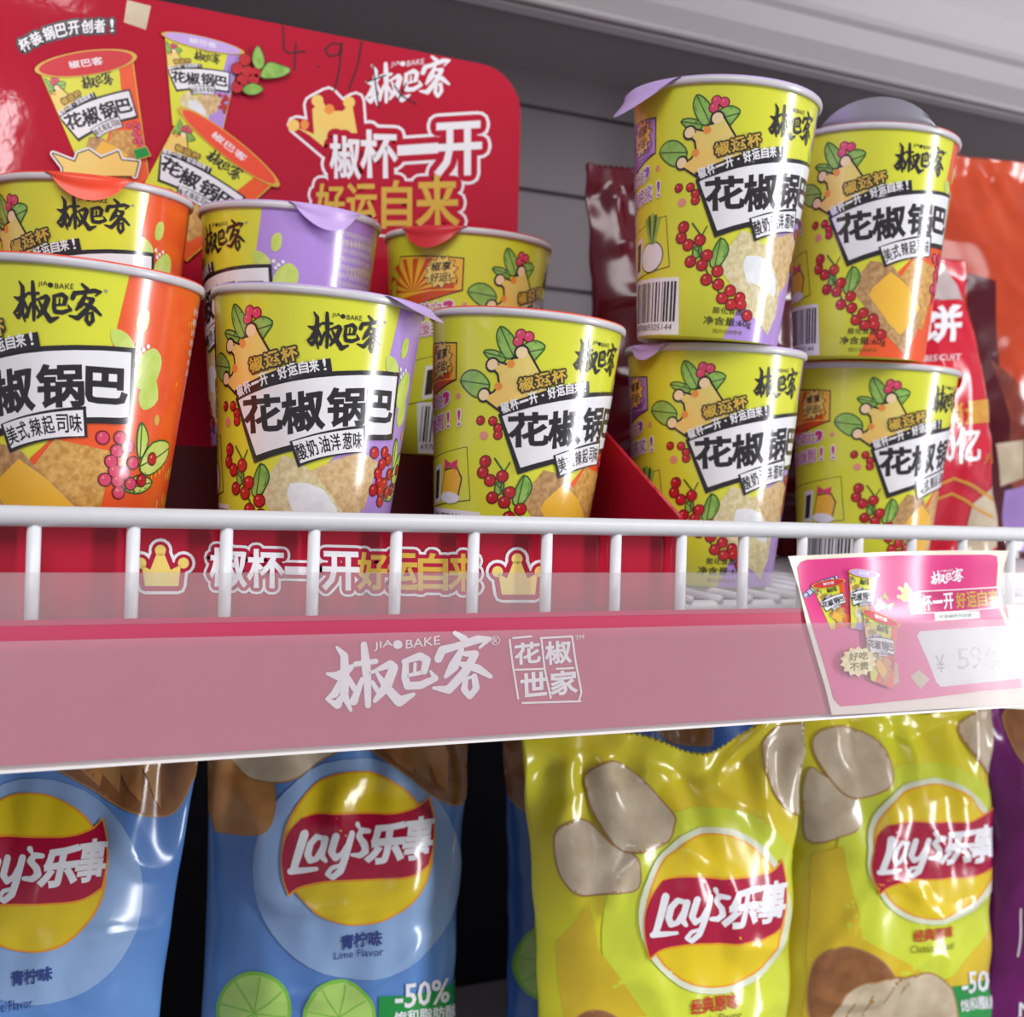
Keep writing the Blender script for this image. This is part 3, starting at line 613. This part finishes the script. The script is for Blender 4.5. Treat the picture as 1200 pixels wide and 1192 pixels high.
# ------------------------------------------------------------------ red display tray with header card
def floor_t(y): return deck(y) + .0052
tr = tag(empty('display_tray', (0.1, 0.11, deck(.1))), 'glossy red cardboard display tray with printed header card behind the cups', 'display tray')
XL, XR, YF, YS = -0.16, 0.291, 0.0085, 0.217
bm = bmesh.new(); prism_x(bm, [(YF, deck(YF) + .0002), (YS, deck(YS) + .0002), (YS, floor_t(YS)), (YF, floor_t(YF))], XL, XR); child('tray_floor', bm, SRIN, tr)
def step(y): return 1.40 + 0.0302 + 0.05 * (y - .163)
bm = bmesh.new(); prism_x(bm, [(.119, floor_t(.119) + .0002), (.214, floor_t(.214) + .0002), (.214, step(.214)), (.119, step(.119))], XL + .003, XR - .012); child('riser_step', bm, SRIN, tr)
zt = at(700, 524, .0615).z
def prism_pts(bm, P, nrm):
    a = [bm.verts.new(p) for p in P]; c = [bm.verts.new(Vector(p) + Vector(nrm)) for p in P]; n = len(P)
    bm.faces.new(a); bm.faces.new(list(reversed(c)))
    for i in range(n): bm.faces.new((a[i], a[(i + 1) % n], c[(i + 1) % n], c[i]))
for nm, x in (('side_wall', XR), ('side_wall', XL)):
    bm = bmesh.new(); prism_pts(bm, [(x, YF, deck(YF)), (x, YS, deck(YS)), (x, YS, 1.40 + .125), (x, YF, 1.40 + .0005)], (.002, 0, 0)); child(nm, bm, SRED, tr)
A = Art(); A.up = -1
def lip_crown(cx, cy):
    P = [(cx + x, cy + y) for x, y in [(-22, -6), (-12, 0), (-4, -20), (4, -20), (12, 0), (24, -6), (21, 19), (-18, 19)]]; bl = [(cx - 23, cy - 8), (cx, cy - 23), (cx + 27, cy - 8)]
    A.line(P, 19, WHT, 1, closed=True); A.line(P, 12, LRE, 2, closed=True); A.poly(P, LRE, 3); A.poly(P, CRW, 4)
    for x, y in bl: A.disc(x, y, 14, 14, WHT, 1.95); A.disc(x, y, 10.5, 10.5, LRE, 2.95); A.disc(x, y, 6.5, 6.5, CRW, 4, 14)
lip_crown(188, 668); lip_crown(606, 678)
bx = [((247 + k * 44, 686 + k * 1.4), (41, 1), (0, -43)) for k in range(4)]; bx[2] = ((247 + 88, 672), (38, 1), (0, -7))
A.chars('椒杯一开', WHT, 4, bx, 0.03, halo=[(LRE, 9, 3), (WHT, 15, 2)])
A.chars('好运自来', GLD, 4, [((420 + k * 35.5, 690 + k * .6), (33, .5), (0, -42)) for k in range(4)], 0.03, halo=[(LRE, 9, 3), (WHT, 15, 2)])
art = A.build(lambda x, y, z: tuple(at(x, y, YF - .0022 - z)), .00008, flip=True)
y0, y1 = YF - .002, YF; z0, z1 = deck(YF) - .045, 1.40 - .0035
V = [(XL, y0, z0), (XR + .002, y0, z0), (XR + .002, y0, z1), (XL, y0, z1), (XL, y1, z0), (XR + .002, y1, z0), (XR + .002, y1, z1), (XL, y1, z1)]
BX = [(0, 1, 2, 3), (5, 4, 7, 6), (1, 5, 6, 2), (4, 0, 3, 7), (3, 2, 6, 7), (4, 5, 1, 0)]
def offset_parent(o, p): o.data.transform(Matrix.Translation(-Vector(p.location))); o.parent = p; return o
offset_parent(link('front_lip', combine('front_lip', (V, BX, SRED), [(A, art)], False)), tr)
# header card
A = Art(); A.up = -1
crown_poly = [(347, 146), (370, 150), (366, 122), (385, 112), (400, 128), (417, 118), (420, 160), (385, 178)]
def ring(P, m, wd, L): A.line(P, wd, m, L, closed=True)
ring(crown_poly, WHT, 22, 1); ring(crown_poly, SRED, 16, 2); A.poly(crown_poly, SRED, 2); A.poly([(345, 148), (368, 157), (366, 128), (377, 117), (385, 130), (402, 130), (412, 118), (420, 165), (384, 176), (362, 158)], CRW, 3)
for x, y in ((344, 147), (372, 118), (409, 120)): A.disc(x, y, 7, 7, CRW, 4, 14)
A.disc(386, 128, 6, 6, CRO, 4, 10); A.disc(357, 146, 5, 6, CRO, 4, 10)
bx = [((388, 208), (34, 1), (-1, -49)), ((424, 207), (41, 1), (-1, -54)), ((467, 181), (45, -3), (0, -9)), ((511, 206), (52, -3), (0, -60))]
A.chars('椒杯一开', WHT, 6, bx, 0.03, halo=[(SRED, 15, 3), (WHT, 22, 1)])
A.chars('好运自来', GLD, 7, [((371, 262), (32, 0), (0, -46)), ((407, 264), (34, 0), (0, -48)), ((448, 267), (34, 0), (0, -55)), ((489, 267), (48, -1), (-1, -60))], 0.025, halo=[(SRED, 14, 4), (WHT, 20, 1)])
brush_logo(A, WHT, 5, (427, 125), (98, -9), (3, -54))
def pen(P, wd=1.7): A.line(P, wd, BLK, 9)
pen([(332, 31), (333, 58), (338, 62), (358, 60)]); pen([(347, 50), (345, 82)]); pen([(400, 52), (390, 50), (381, 58), (386, 66), (397, 64), (401, 50), (398, 80), (392, 106)]); pen([(424, 49), (420, 74), (409, 105)]); A.disc(373, 78, 1.2, 1.2, BLK, 9, 6)
pen([(437, 77), (444, 126)]); pen([(430, 96), (452, 88)]); pen([(462, 100), (470, 112), (488, 122)]); pen([(476, 98), (466, 118)])
A.along('杯装锅巴开创者!', WHT, 6, [(26, 62), (55, 47), (90, 39), (139, 37)], 15, bold=0.03, halo=[(BLK, 6, 5)])
A.poly([(149, 0), (177, 7), (171, 35), (145, 26)], CHP, 3)
mini_cup(A, 'o', 10, (139, 212), (1.40, -.20), (-.34, -1.22), (LIDR, 11)); mini_cup(A, 'p', 30, (231, 150), (1.14, .26), (.06, -.88), (LIDP, 8)); mini_cup(A, 'o', 50, (187, 276), (1.38, 1.08), (.72, -.92), (LIDO, 10))
for x, y in ((278, 80), (287, 70), (290, 84), (284, 94), (297, 92), (278, 102), (292, 104), (302, 84), (311, 86)): A.disc(x, y, 7.4, 7.4, BOU, 80, 14); A.disc(x, y, 6.6, 6.6, BER, 81, 14)
for P in ([(301, 80), (296, 68), (302, 54), (309, 68), (308, 78)], [(306, 90), (314, 74), (327, 76), (340, 82), (328, 90)], [(285, 104), (296, 98), (308, 104), (300, 110), (290, 110)]): P = smooth(P); A.line(P, 2, DGR, 82, closed=True); A.poly(P, GRN, 83)
st = [(75, 206), (74, 196), (62, 180), (88, 190), (92, 180), (104, 176), (118, 186), (138, 178), (142, 188), (162, 190), (158, 206)]
A.line(st, 7, WHT, 70); A.line(st, 3, BLK, 71); A.poly(st, CRW, 72)
A.poly([(156, 176), (171, 172), (176, 182), (160, 187)], BAD, 73); A.line([(156, 176), (171, 172), (176, 182), (160, 187)], 2, GLD, 72, closed=True)
def sgn(x, y, z=0.0): return at(x, y, YS - .002 - z)
art = A.build(lambda x, y, z: tuple(sgn(x, y, z)), .00003, flip=True)
pl = sgn(600, 290); xr = at(609, 180, YS - .002).x; zt = at(560, 74, YS - .002).z; rr = .026
out = [(XL, deck(YS)), (XR, deck(YS)), (XR, 1.40 + .12), (xr, 1.40 + .14)]
for k in range(9): a = k * math.pi / 16; out.append((xr - rr + rr * math.cos(a), zt - rr + rr * math.sin(a)))
out.append((XL, zt))
n = len(out); V = [(x, YS - .002, z) for x, z in out] + [(x, YS, z) for x, z in out]
Fc = [tuple(range(n)), tuple(reversed(range(n, 2 * n)))] + [(i, n + i, n + (i + 1) % n, (i + 1) % n) for i in range(n)]
offset_parent(link('header_card', combine('header_card', (V, Fc, SRED), [(A, art)], False)), tr)
# ------------------------------------------------------------------ the cups
make_cup('o', (.0448, .0590, .0896), 3.0, 2.5, -25, LIDO, None, 0, 'orange-sided snack cup at the front left corner, cut by the picture edge')
make_cup('p', (.1409, .0622, .0890), 3.0, 2.1, -8, LIDP, POINT, 44, 'purple-sided snack cup in the front row with its lilac lid tab sticking out right')
make_cup('o', (.2411, .0640, .0891), 3.2, 2.5, 17.9, LIDO, None, 0, 'snack cup at the right end of the front row beside the red tray wall')
make_cup('o', (.0568, .1600, .1466), 3.2, .4, -13, LIDO, TAB, -8, 'orange-sided snack cup on the back step with an orange tab folded over its rim')
make_cup('p', (.1519, .1600, .1466), 3.2, .7, -72, LIDP, TAB, 8, 'snack cup on the back step turned to its purple side with small print')
make_cup('o', (.2506, .1605, .1464), 3.2, 1.0, 63, LIDR, TAB, -48, 'snack cup on the back step under a dark red lid showing its comic panel')
make_cup('p', (.3504, .0699, .0842), 2.9, -.1, 4.9, LIDP, SMALL, -80, 'bottom cup of the left stack right of the tray, cream cracker picture')
make_cup('p', (.3362, .0450, .2018), 4.6, .9, 7.2, LIDP, WIDE, -92, 'top cup of the left stack with a purple tab sticking out on its left')
make_cup('o', (.4654, .0812, .0853), 3.6, .6, 16, LIDO, SMALL, 70, 'bottom cup of the right stack, half behind the pink price card')
make_cup('o', (.4442, .0640, .2026), 2.9, .5, -12, LIDO, UPT, -37, 'top cup of the right stack with its grey foil tab bent upwards')
# ------------------------------------------------------------------ pillow bags
def sm(x): x = max(0.0, min(1.0, x)); return x * x * (3 - 2 * x)
class Bag:
    def __init__(s, name, O, W, Hb, T, yaw=0, lean=0, roll=0, m=None, seed=0, topwave=None, crease=1.0, seal=.012, tw=1.0):
        s.name = name; s.O = Vector(O); s.W = W; s.H = Hb; s.T = T; s.seed = seed; s.m = m; s.wave = topwave or (lambda a: 0.0); s.cr = crease; s.seal = seal; s.tw = tw
        mt = Matrix.Rotation(R(yaw), 3, 'Z') @ Matrix.Rotation(R(-lean), 3, 'X') @ Matrix.Rotation(R(roll), 3, 'Y')
        s.ea = mt @ Vector((1, 0, 0)); s.eb = mt @ Vector((0, 0, 1)); s.n = mt @ Vector((0, -1, 0))
    def half(s, b):
        t = b / s.H; return s.W / 2 * (1 - 0.06 * math.sin(math.pi * t)) * (1 + (s.tw - 1) * t)
    def h(s, a, b, flat=False):
        t = b / s.H; q = abs(a) / s.half(min(max(b, 0), s.H)); q = min(q, 1.0)
        e = sm(min(b - s.seal, s.H - s.seal - b) / (s.H * .34)); base = s.T * (1 - q ** 2.6) ** .75 * (e ** .75 if e > 0 else 0)
        if flat: return base
        dt = s.H - s.seal - b
        k = math.exp(-max(dt, 0) / .03) * (.15 + .85 * sm((dt + .002) / .010)); k2 = math.exp(-max(b, 0) / .03)
        wr = s.cr * (.0035 * k * math.sin(a * 210 + s.seed * 2.1 + 3 * noise.noise((a * 30, b * 14, s.seed))) + .0028 * k2 * math.sin(a * 190 + s.seed))
        wr += s.cr * .0032 * noise.noise((a * 26 + s.seed * 5.1, b * 20, 1.7 * s.seed)) * (1 - q ** 4) + s.cr * .0016 * noise.noise((a * 75, b * 40 + s.seed, 4.4)) * (1 - q ** 4)
        rg = abs(noise.noise((a * 16 + b * 9 + s.seed, b * 22 - a * 7, s.seed * .7))); wr += s.cr * .0022 * (1 - min(1, rg * 5)) * (1 - q ** 6)
        side = math.exp(-(1 - q) * s.W / 2 / .014); wr += s.cr * .0014 * side * math.sin(b * 150 + s.seed)
        return base + wr
    def P(s, a, b, z=0.0): return s.O + s.ea * a + s.eb * b + s.n * (s.h(a, b) + z)
    def ab(s, px, py):
        r = ray(px, py); hh = 0.0
        for _ in range(9):
            O = s.O + s.n * hh; p = CAM + r * ((O - CAM).dot(s.n) / r.dot(s.n)); d = p - s.O; a, b_ = d.dot(s.ea), d.dot(s.eb); hh += (s.h(max(-s.W / 2, min(s.W / 2, a)), max(0, min(s.H, b_)), True) - hh) * .7
        return a, b_
    def mesh(s, art):
        na, nb = 104, 150; V = []; Fc = []
        for j in range(nb + 1):
            for i in range(na + 1):
                t = j / nb; q = -1 + 2 * i / na; b_ = s.H * t; a = q * s.half(b_) * .9999
                b2 = b_ + (s.wave(a) if t > .8 else 0) * sm((t - .8) / .2)
                if j == nb: b2 += .0007 * (1 if i % 2 else -1)
                V.append(tuple(s.O + s.ea * a + s.eb * b2 + s.n * s.h(a, b_)))
        n1 = len(V)
        for j in range(nb + 1):
            for i in range(na + 1):
                t = j / nb; q = -1 + 2 * i / na; b_ = s.H * t; a = q * s.half(b_) * .9999; b2 = b_ + (s.wave(a) if t > .8 else 0) * sm((t - .8) / .2)
                if j == nb: b2 += .0007 * (1 if i % 2 else -1)
                V.append(tuple(s.O + s.ea * a + s.eb * b2 + s.n * min(s.h(a, b_) - .0006, -.54 * max(0, s.h(a, b_)) - .0004)))
        k = na + 1
        for j in range(nb):
            for i in range(na):
                a0 = j * k + i; Fc.append((a0, a0 + 1, a0 + k + 1, a0 + k)); Fc.append((n1 + a0 + k, n1 + a0 + k + 1, n1 + a0 + 1, n1 + a0))
        for j in range(nb):
            for i in (0, na): a0 = j * k + i; Fc.append((a0, a0 + k, n1 + a0 + k, n1 + a0) if i == 0 else (a0 + k, a0, n1 + a0, n1 + a0 + k))
        for i in range(na):
            for j in (0, nb): a0 = j * k + i; Fc.append((a0, n1 + a0, n1 + a0 + 1, a0 + 1))
        arts = []
        if art is not None:
            def mp(x, y, z):
                hf = s.half(min(max(y, 0), s.H)); x = max(-hf, min(hf, x)); y = max(0.0, min(s.H, y)); t = y / s.H
                y2 = y + (s.wave(x) if t > .8 else 0) * sm((t - .8) / .2)
                xc = max(-hf + .0012, min(hf - .0012, x)); yc = max(.0012, min(s.H - .0012, y))
                dx = (s.h(xc + .0012, yc) - s.h(xc - .0012, yc)) / .0024; dy = (s.h(xc, yc + .0012) - s.h(xc, yc - .0012)) / .0024
                f = 1 / math.sqrt(1 + dx * dx + dy * dy); q = z + .00035
                return tuple(s.O + s.ea * (x - dx * f * q) + s.eb * (y2 - dy * f * q) + s.n * (s.h(x, y) + f * q))
            g = .0025; hw = max(s.half(0), s.half(s.H)); xs = [i * g for i in range(-int(hw / g) - 1, int(hw / g) + 2)]; ys = [i * g for i in range(1, int(s.H / g))]
            arts = [(art, art.build(mp, .0001, xs=xs, ys=ys))]
        return combine(s.name, (V, Fc, s.m), arts)
def pix(A, bg):
    def T(x, y): return bg.ab(x, y)
    A.T = T; A.up = -1
def lays(A, cx, cy, rx, ry, L, glow, skew=0.0):
    q = lambda x, y: (cx + x * rx, cy - y * ry + skew * x * rx)
    def P(pts): return [q((X - 533) / 450, (505 - Y) / 505) for X, Y in pts]
    if glow:
        c = q(0, 0); A.disc(c[0], c[1], rx * 1.09, ry * 1.08, glow, L, 40)
    c = q(0, 0); A.disc(c[0], c[1], rx * 1.0, ry * 1.0, LGO, L + 1, 40); A.disc(c[0], c[1], rx * .965, ry * .975, LYE, L + 2, 40)
    A.poly(P(smooth([(185, 300), (110, 400), (78, 540), (85, 700), (120, 825)], 4, False)[:-1] + [(120, 825)] + smooth([(120, 825), (200, 768), (380, 727), (700, 714), (850, 690), (960, 615)], 4, False)[1:] + smooth([(960, 615), (990, 470), (996, 300), (968, 160)], 4, False)[1:] + smooth([(968, 160), (880, 237), (700, 278), (350, 266), (185, 300)], 4, False)[1:-1]), LGO, L + 3)
    A.poly(P(smooth([(192, 306), (118, 404), (84, 540), (92, 690), (122, 806)], 4, False)[:-1] + [(122, 806)] + smooth([(122, 806), (200, 752), (380, 712), (700, 700), (850, 674), (950, 604)], 4, False)[1:] + smooth([(950, 604), (978, 470), (986, 310), (962, 182)], 4, False)[1:] + smooth([(962, 182), (880, 252), (700, 292), (350, 282), (192, 306)], 4, False)[1:-1]), LRE, L + 4)
    for pts, wd in (([(212, 410), (150, 650)], [54, 46]), ([(132, 655), (210, 650), (290, 640)], [40, 36, 24]), ([(330, 440), (290, 432), (250, 480), (236, 545), (252, 588), (290, 575), (330, 500)], [34, 36, 42, 44, 38, 34, 34]), ([(346, 440), (318, 555), (344, 588)], [40, 42, 26]),
                    ([(404, 418), (378, 530), (400, 570), (440, 540), (468, 480)], [40, 42, 36, 30, 30]), ([(492, 414), (458, 560), (430, 650), (385, 692), (352, 672), (380, 632), (430, 615)], [40, 42, 40, 34, 28, 26, 22]), ([(533, 358), (548, 392)], [34, 16]),
                    ([(604, 404), (560, 400), (536, 436), (572, 480), (580, 520), (548, 550), (500, 548)], [30, 36, 38, 40, 40, 36, 26])):
        A.line(P(pts), [k * .22 * rx / 99 for k in wd], LWH, L + 6)
    o = q((588 - 533) / 450, (505 - 600) / 505); xv = (q((812 - 533) / 450, (505 - 580) / 505)[0] - o[0], q((812 - 533) / 450, (505 - 578) / 505)[1] - o[1])
    A.text('乐', LWH, L + 6, o, xv, (0.0, -ry * .46), .045, .25)
    o = q((800 - 533) / 450, (505 - 575) / 505); xv = (rx * .42, skew * rx * .42 - ry * .045)
    A.text('事', LWH, L + 6, o, xv, (0.0, -ry * .50), .035, .25)
def chip(A, P, L, m=None, edge=None):
    P = smooth(P, 4)
    A.line(P, 4, edge or CHB, L, closed=True); A.poly(P, m or CHP, L + 1)
def blob(cx, cy, rx, ry, rot=0, n=22, k=.06, sd=1):
    c, s_ = math.cos(R(rot)), math.sin(R(rot)); out = []
    for i in range(n):
        a = 2 * math.pi * i / n; f = 1 + k * math.sin(3 * a + sd) + k * .6 * math.sin(2 * a + 2 * sd); x, y = rx * f * math.cos(a), ry * f * math.sin(a); out.append((cx + x * c - y * s_, cy + x * s_ + y * c))
    return out
def lime(A, x, y, r, L):
    A.disc(x, y, r, r * 1.05, LIM, L, 28); A.disc(x, y, r * .9, r * .95, LIL, L + 1, 28)
    for k in range(8): a = k * math.pi / 4 + .2; A.line([(x, y), (x + r * .86 * math.cos(a), y + r * .9 * math.sin(a))], 1.6, LIM, L + 2)
def put(bg, art, label, cat, group, name=None):
    return tag(link(name or bg.name, bg.mesh(art)), label, cat, group)
GB = 'bags of crisps on the lower shelf'
def blue_art(bg, dx, dy, full=True, cx=418, cy=994, rx=88, ry=90, left=True):
    A = Art(); pix(A, bg)
    A.disc(cx, cy + 25, 122, 130, BLB, 1, 40)
    if left:
        chip(A, [(238, 880), (250, 960), (262, 975), (305, 975), (320, 950), (318, 905), (310, 870)], 2, WED); chip(A, [(270, 870), (285, 905), (310, 915), (340, 912), (370, 895), (395, 870)], 4, CHP)
    chip(A, [(dx + a, dy + b_) for a, b_ in ((440, 850), (462, 875), (490, 895), (515, 915), (545, 922), (556, 880), (556, 850))], 2, POT)
    for k in range(3): A.poly([(dx + 452 + k * 26, dy + 855), (dx + 470 + k * 24, dy + 876 + k * 12), (dx + 490 + k * 20, dy + 890 + k * 10), (dx + 494 + k * 18, dy + 866), (dx + 484 + k * 20, dy + 850)], WED if k % 2 == 0 else CHB, 4 + k)
    lays(A, cx, cy, rx, ry, 6, None)
    A.text('青柠味', NAV, 6, (cx - 18, cy + 119), (46, -7), (0, -17), .03); A.text('Lime Flavor', NAV, 6, (cx - 26, cy + 131), (56, -7), (0, -9), -.005)
    if full:
        A.poly([(cx + 26, cy + 174), (cx + 112, cy + 158), (cx + 130, cy + 140), (cx + 140, cy + 230), (cx + 26, cy + 230)], BAD, 4)
        A.text('-50%', LWH, 6, (cx + 45, cy + 188), (62, -8), (0, -28), .02); A.text('饱和脂肪酸', LWH, 6, (cx + 44, cy + 206), (72, -9), (0, -14), .02)
        lime(A, cx - 20, cy + 200, 43, 4); lime(A, cx - 120, cy + 190, 44, 4)
    return A
bg = Bag('crisps_bag', (.178, .150, ZB + .0005), .138, .262, .026, yaw=-6, lean=1.5, roll=1.5, m=BBL, seed=1.0)
put(bg, blue_art(bg, -6, 18), 'blue bag of crisps under the middle of the shelf, its round logo whole', 'bag of crisps', GB)
bg = Bag('crisps_bag', (.012, .150, ZB + .0005), .150, .262, .026, yaw=-4, lean=1.5, roll=5.5, m=BBL, seed=2.3)
A = Art(); pix(A, bg)
A.disc(42, 1045, 125, 132, BLB, 1, 40)
chip(A, [(40, 880), (75, 905), (110, 925), (140, 945), (180, 957), (205, 950), (222, 915), (230, 870)], 2, POT)
for k in range(4): A.poly([(70 + k * 30, 880), (96 + k * 28, 902 + k * 12), (116 + k * 24, 922 + k * 9), (122 + k * 22, 898), (112 + k * 24, 880)], WED if k % 2 == 0 else CHB, 4 + k)
lays(A, 35, 1022, 90, 92, 6, None)
A.text('青柠味', NAV, 6, (14, 1153), (46, -7), (0, -17), .03); A.text('Lime Flavor', NAV, 6, (-16, 1186), (54, -7), (0, -12), -.005)
put(bg, A, 'blue bag of crisps at the bottom left, cut by the picture edge', 'bag of crisps', GB)
bg = Bag('crisps_bag', (.372, .190, ZB + .0005), .155, .262, .026, yaw=3, lean=1, roll=-1, m=BDB, seed=3.1)
A = Art(); pix(A, bg)
chip(A, [(575, 860), (590, 920), (610, 945), (640, 955), (660, 940), (660, 860)], 2, POT); lime(A, 645, 1128, 44, 3)
chip(A, [(780, 845), (790, 870), (850, 868), (848, 840)], 2, POT); A.disc(680, 960, 80, 100, BDB, 1)
put(bg, A, 'blue bag of crisps mostly hidden behind the foremost yellow bag', 'bag of crisps', GB)
def yel_art(bg, cx, cy, rx, ry, extra):
    A = Art(); pix(A, bg)
    A.disc(cx - 6, cy + 22, rx * 1.55, ry * 1.62, BLM, 1, 40)
    extra(A)
    lays(A, cx, cy, rx, ry, 8, LGL)
    return A
def e1(A):
    A.poly([(690, 1060), (650, 1100), (660, 1192), (760, 1192), (700, 1110)], BGO, 1.5)
    chip(A, [(688, 912), (705, 898), (728, 897), (755, 915), (785, 950), (789, 965), (780, 985), (745, 997), (722, 992), (700, 960), (688, 930)], 4)
    chip(A, [(650, 975), (668, 963), (690, 965), (715, 990), (742, 1005), (745, 1040), (715, 1045), (680, 1048), (660, 1030), (650, 1000)], 2)
    chip(A, [(892, 880), (900, 868), (925, 864), (955, 872), (955, 930), (940, 955), (915, 940), (896, 905)], 2)
    chip(A, blob(700, 1215, 36, 30), 2, POT)
    A.text('经典原味', RED, 8, (809, 1189), (55, -8), (0, -17), .03); A.text('Classic Flavor', OLV, 8, (806, 1201), (62, -8), (0, -9), -.005)
bg = Bag('crisps_bag', (.345, .088, ZB + .0005), .148, .2465, .029, yaw=-3, lean=2.5, roll=.2, m=BYE, seed=4.2, topwave=lambda a: .002 - .015 * math.exp(-((a - .022) / .032) ** 2) + .006 * sm((a - .02) / .05), crease=1.1, tw=1.15)
put(bg, yel_art(bg, 836, 1068, 81, 91, e1), 'foremost yellow bag of crisps with a dipped crimped top edge', 'bag of crisps', GB)
def e2(A):
    A.poly([(950, 1000), (985, 990), (1010, 1100), (1100, 1150), (1180, 1060), (1180, 1192), (940, 1192)], BGO, 1.5)
    chip(A, [(952, 880), (958, 856), (990, 852), (1025, 868), (1043, 905), (1035, 925), (1000, 935), (975, 915)], 4)
    chip(A, [(946, 905), (965, 910), (1000, 932), (1008, 965), (985, 978), (945, 982)], 2)
    chip(A, [(1128, 840), (1180, 826), (1180, 905), (1165, 910), (1140, 880)], 2)
    chip(A, blob(995, 1165, 52, 54, 0, sd=2), 3, POT)
    for k in range(5): chip(A, blob(1010 + k * 18, 1200 - k * 3, 34, 52 - k, 30 - k * 6, k=.02), 5 + 2 * (k // 5) + k * .4)
    A.text('经典原味', RED, 9, (1070, 1104), (46, -6), (0, -14), .03); A.text('Classic Flavor', OLV, 9, (1066, 1117), (52, -6), (0, -9), -.005)
    A.poly([(1092, 1154), (1160, 1143), (1176, 1120), (1182, 1200), (1110, 1200)], BAD, 3)
    A.text('-50%', LWH, 9, (1124, 1164), (50, -5), (0, -24), .02); A.text('饱和脂肪酸', LWH, 9, (1122, 1184), (56, -6), (0, -14), .02)
bg = Bag('crisps_bag', (.518, .118, ZB + .0005), .168, .258, .027, yaw=-3, lean=2, roll=.8, m=BYE, seed=5.7, crease=1.0, topwave=lambda a: -.016 * math.exp(-((a - .028) / .03) ** 2))
put(bg, yel_art(bg, 1091, 998, 71, 79, e2), 'yellow bag of crisps on the right with a green badge in its corner', 'bag of crisps', GB)
bg = Bag('crisps_bag', (.692, .125, ZB + .0005), .165, .262, .025, yaw=-2, lean=2, m=PBG, seed=6.1)
A = Art(); pix(A, bg); chip(A, [(1182, 830), (1190, 880), (1215, 900), (1250, 880), (1250, 820)], 2, POT); A.line([(1196, 1065), (1192, 1120)], 2, LWH, 3); A.text('N', LWH, 3, (1192, 1190), (14, -2), (0, -16), .03)
put(bg, A, 'dark purple bag of crisps at the bottom right picture edge', 'bag of crisps', GB)
bg = Bag('crisps_bag', (.515, .250, ZB + .0005), .16, .285, .024, yaw=0, lean=1, m=BDB, seed=7.9)
put(bg, None, 'deep blue bag of crisps in the rear behind the two yellow bags', 'bag of crisps', GB)
# ------------------------------------------------------------------ pouches behind the stacked cups
GP = 'snack pouches behind the stacked cups'
def dk(y): return deck(y) + .0005
bg = Bag('snack_pouch', (.448, .205, dk(.205)), .19, .246, .03, yaw=-4, lean=2, m=MAR, seed=8.3, crease=1.3)
put(bg, None, 'maroon snack pouch standing behind the left stack of cups', 'snack pouch', GP)
bg = Bag('snack_pouch', (.570, .150, dk(.150)), .15, .205, .028, yaw=2, lean=3, roll=0, m=BRD, seed=9.2, crease=.9, tw=.58)
A = Art(); pix(A, bg)
A.poly([(1075, 300), (1108, 310), (1128, 352), (1070, 352)], PGR, 1)
A.text('饼', LWH, 3, (1076, 402), (48, -3), (0, -40), .03); A.text('BISCUIT', LWH, 3, (1082, 424), (44, -2), (0, -7), 0)
A.text('销量', GOL, 3, (1106, 500), (46, -4), (0, -27), .02); A.text('10亿', LWH, 3, (1096, 544), (50, -3), (0, -40), .02); A.text('元', GOL, 3, (1150, 543), (10, 0), (0, -10), 0)
A.line([(1070, 578), (1118, 560), (1164, 588)], 3, GOL, 3); A.line([(1070, 592), (1116, 578), (1160, 606)], 3, GOL, 3)
A.poly([(1140, 590), (1164, 560), (1170, 640), (1130, 660)], CHP, 2); A.poly([(1148, 420), (1170, 420), (1172, 560), (1160, 560)], BDK, 2)
put(bg, A, 'red biscuit pouch with white lettering beside the right stack of cups', 'snack pouch', GP)
bg = Bag('snack_pouch', (.742, .215, dk(.215)), .235, .305, .045, yaw=-6, lean=3, roll=-2, m=BOR, seed=10.4, crease=.8)
A = Art(); pix(A, bg)
A.poly([(1130, 320), (1165, 330), (1170, 430), (1200, 520), (1240, 700), (1160, 700), (1130, 500)], MAR, 1); A.poly([(1160, 420), (1178, 440), (1240, 520), (1240, 640), (1180, 560)], BDK, 2)
A.poly([(1166, 520), (1200, 515), (1200, 560), (1170, 570)], CHP, 3); A.poly([(1176, 575), (1240, 560), (1240, 660), (1180, 640)], PUR, 3)
put(bg, A, 'big orange snack pouch at the right picture edge', 'snack pouch', GP)
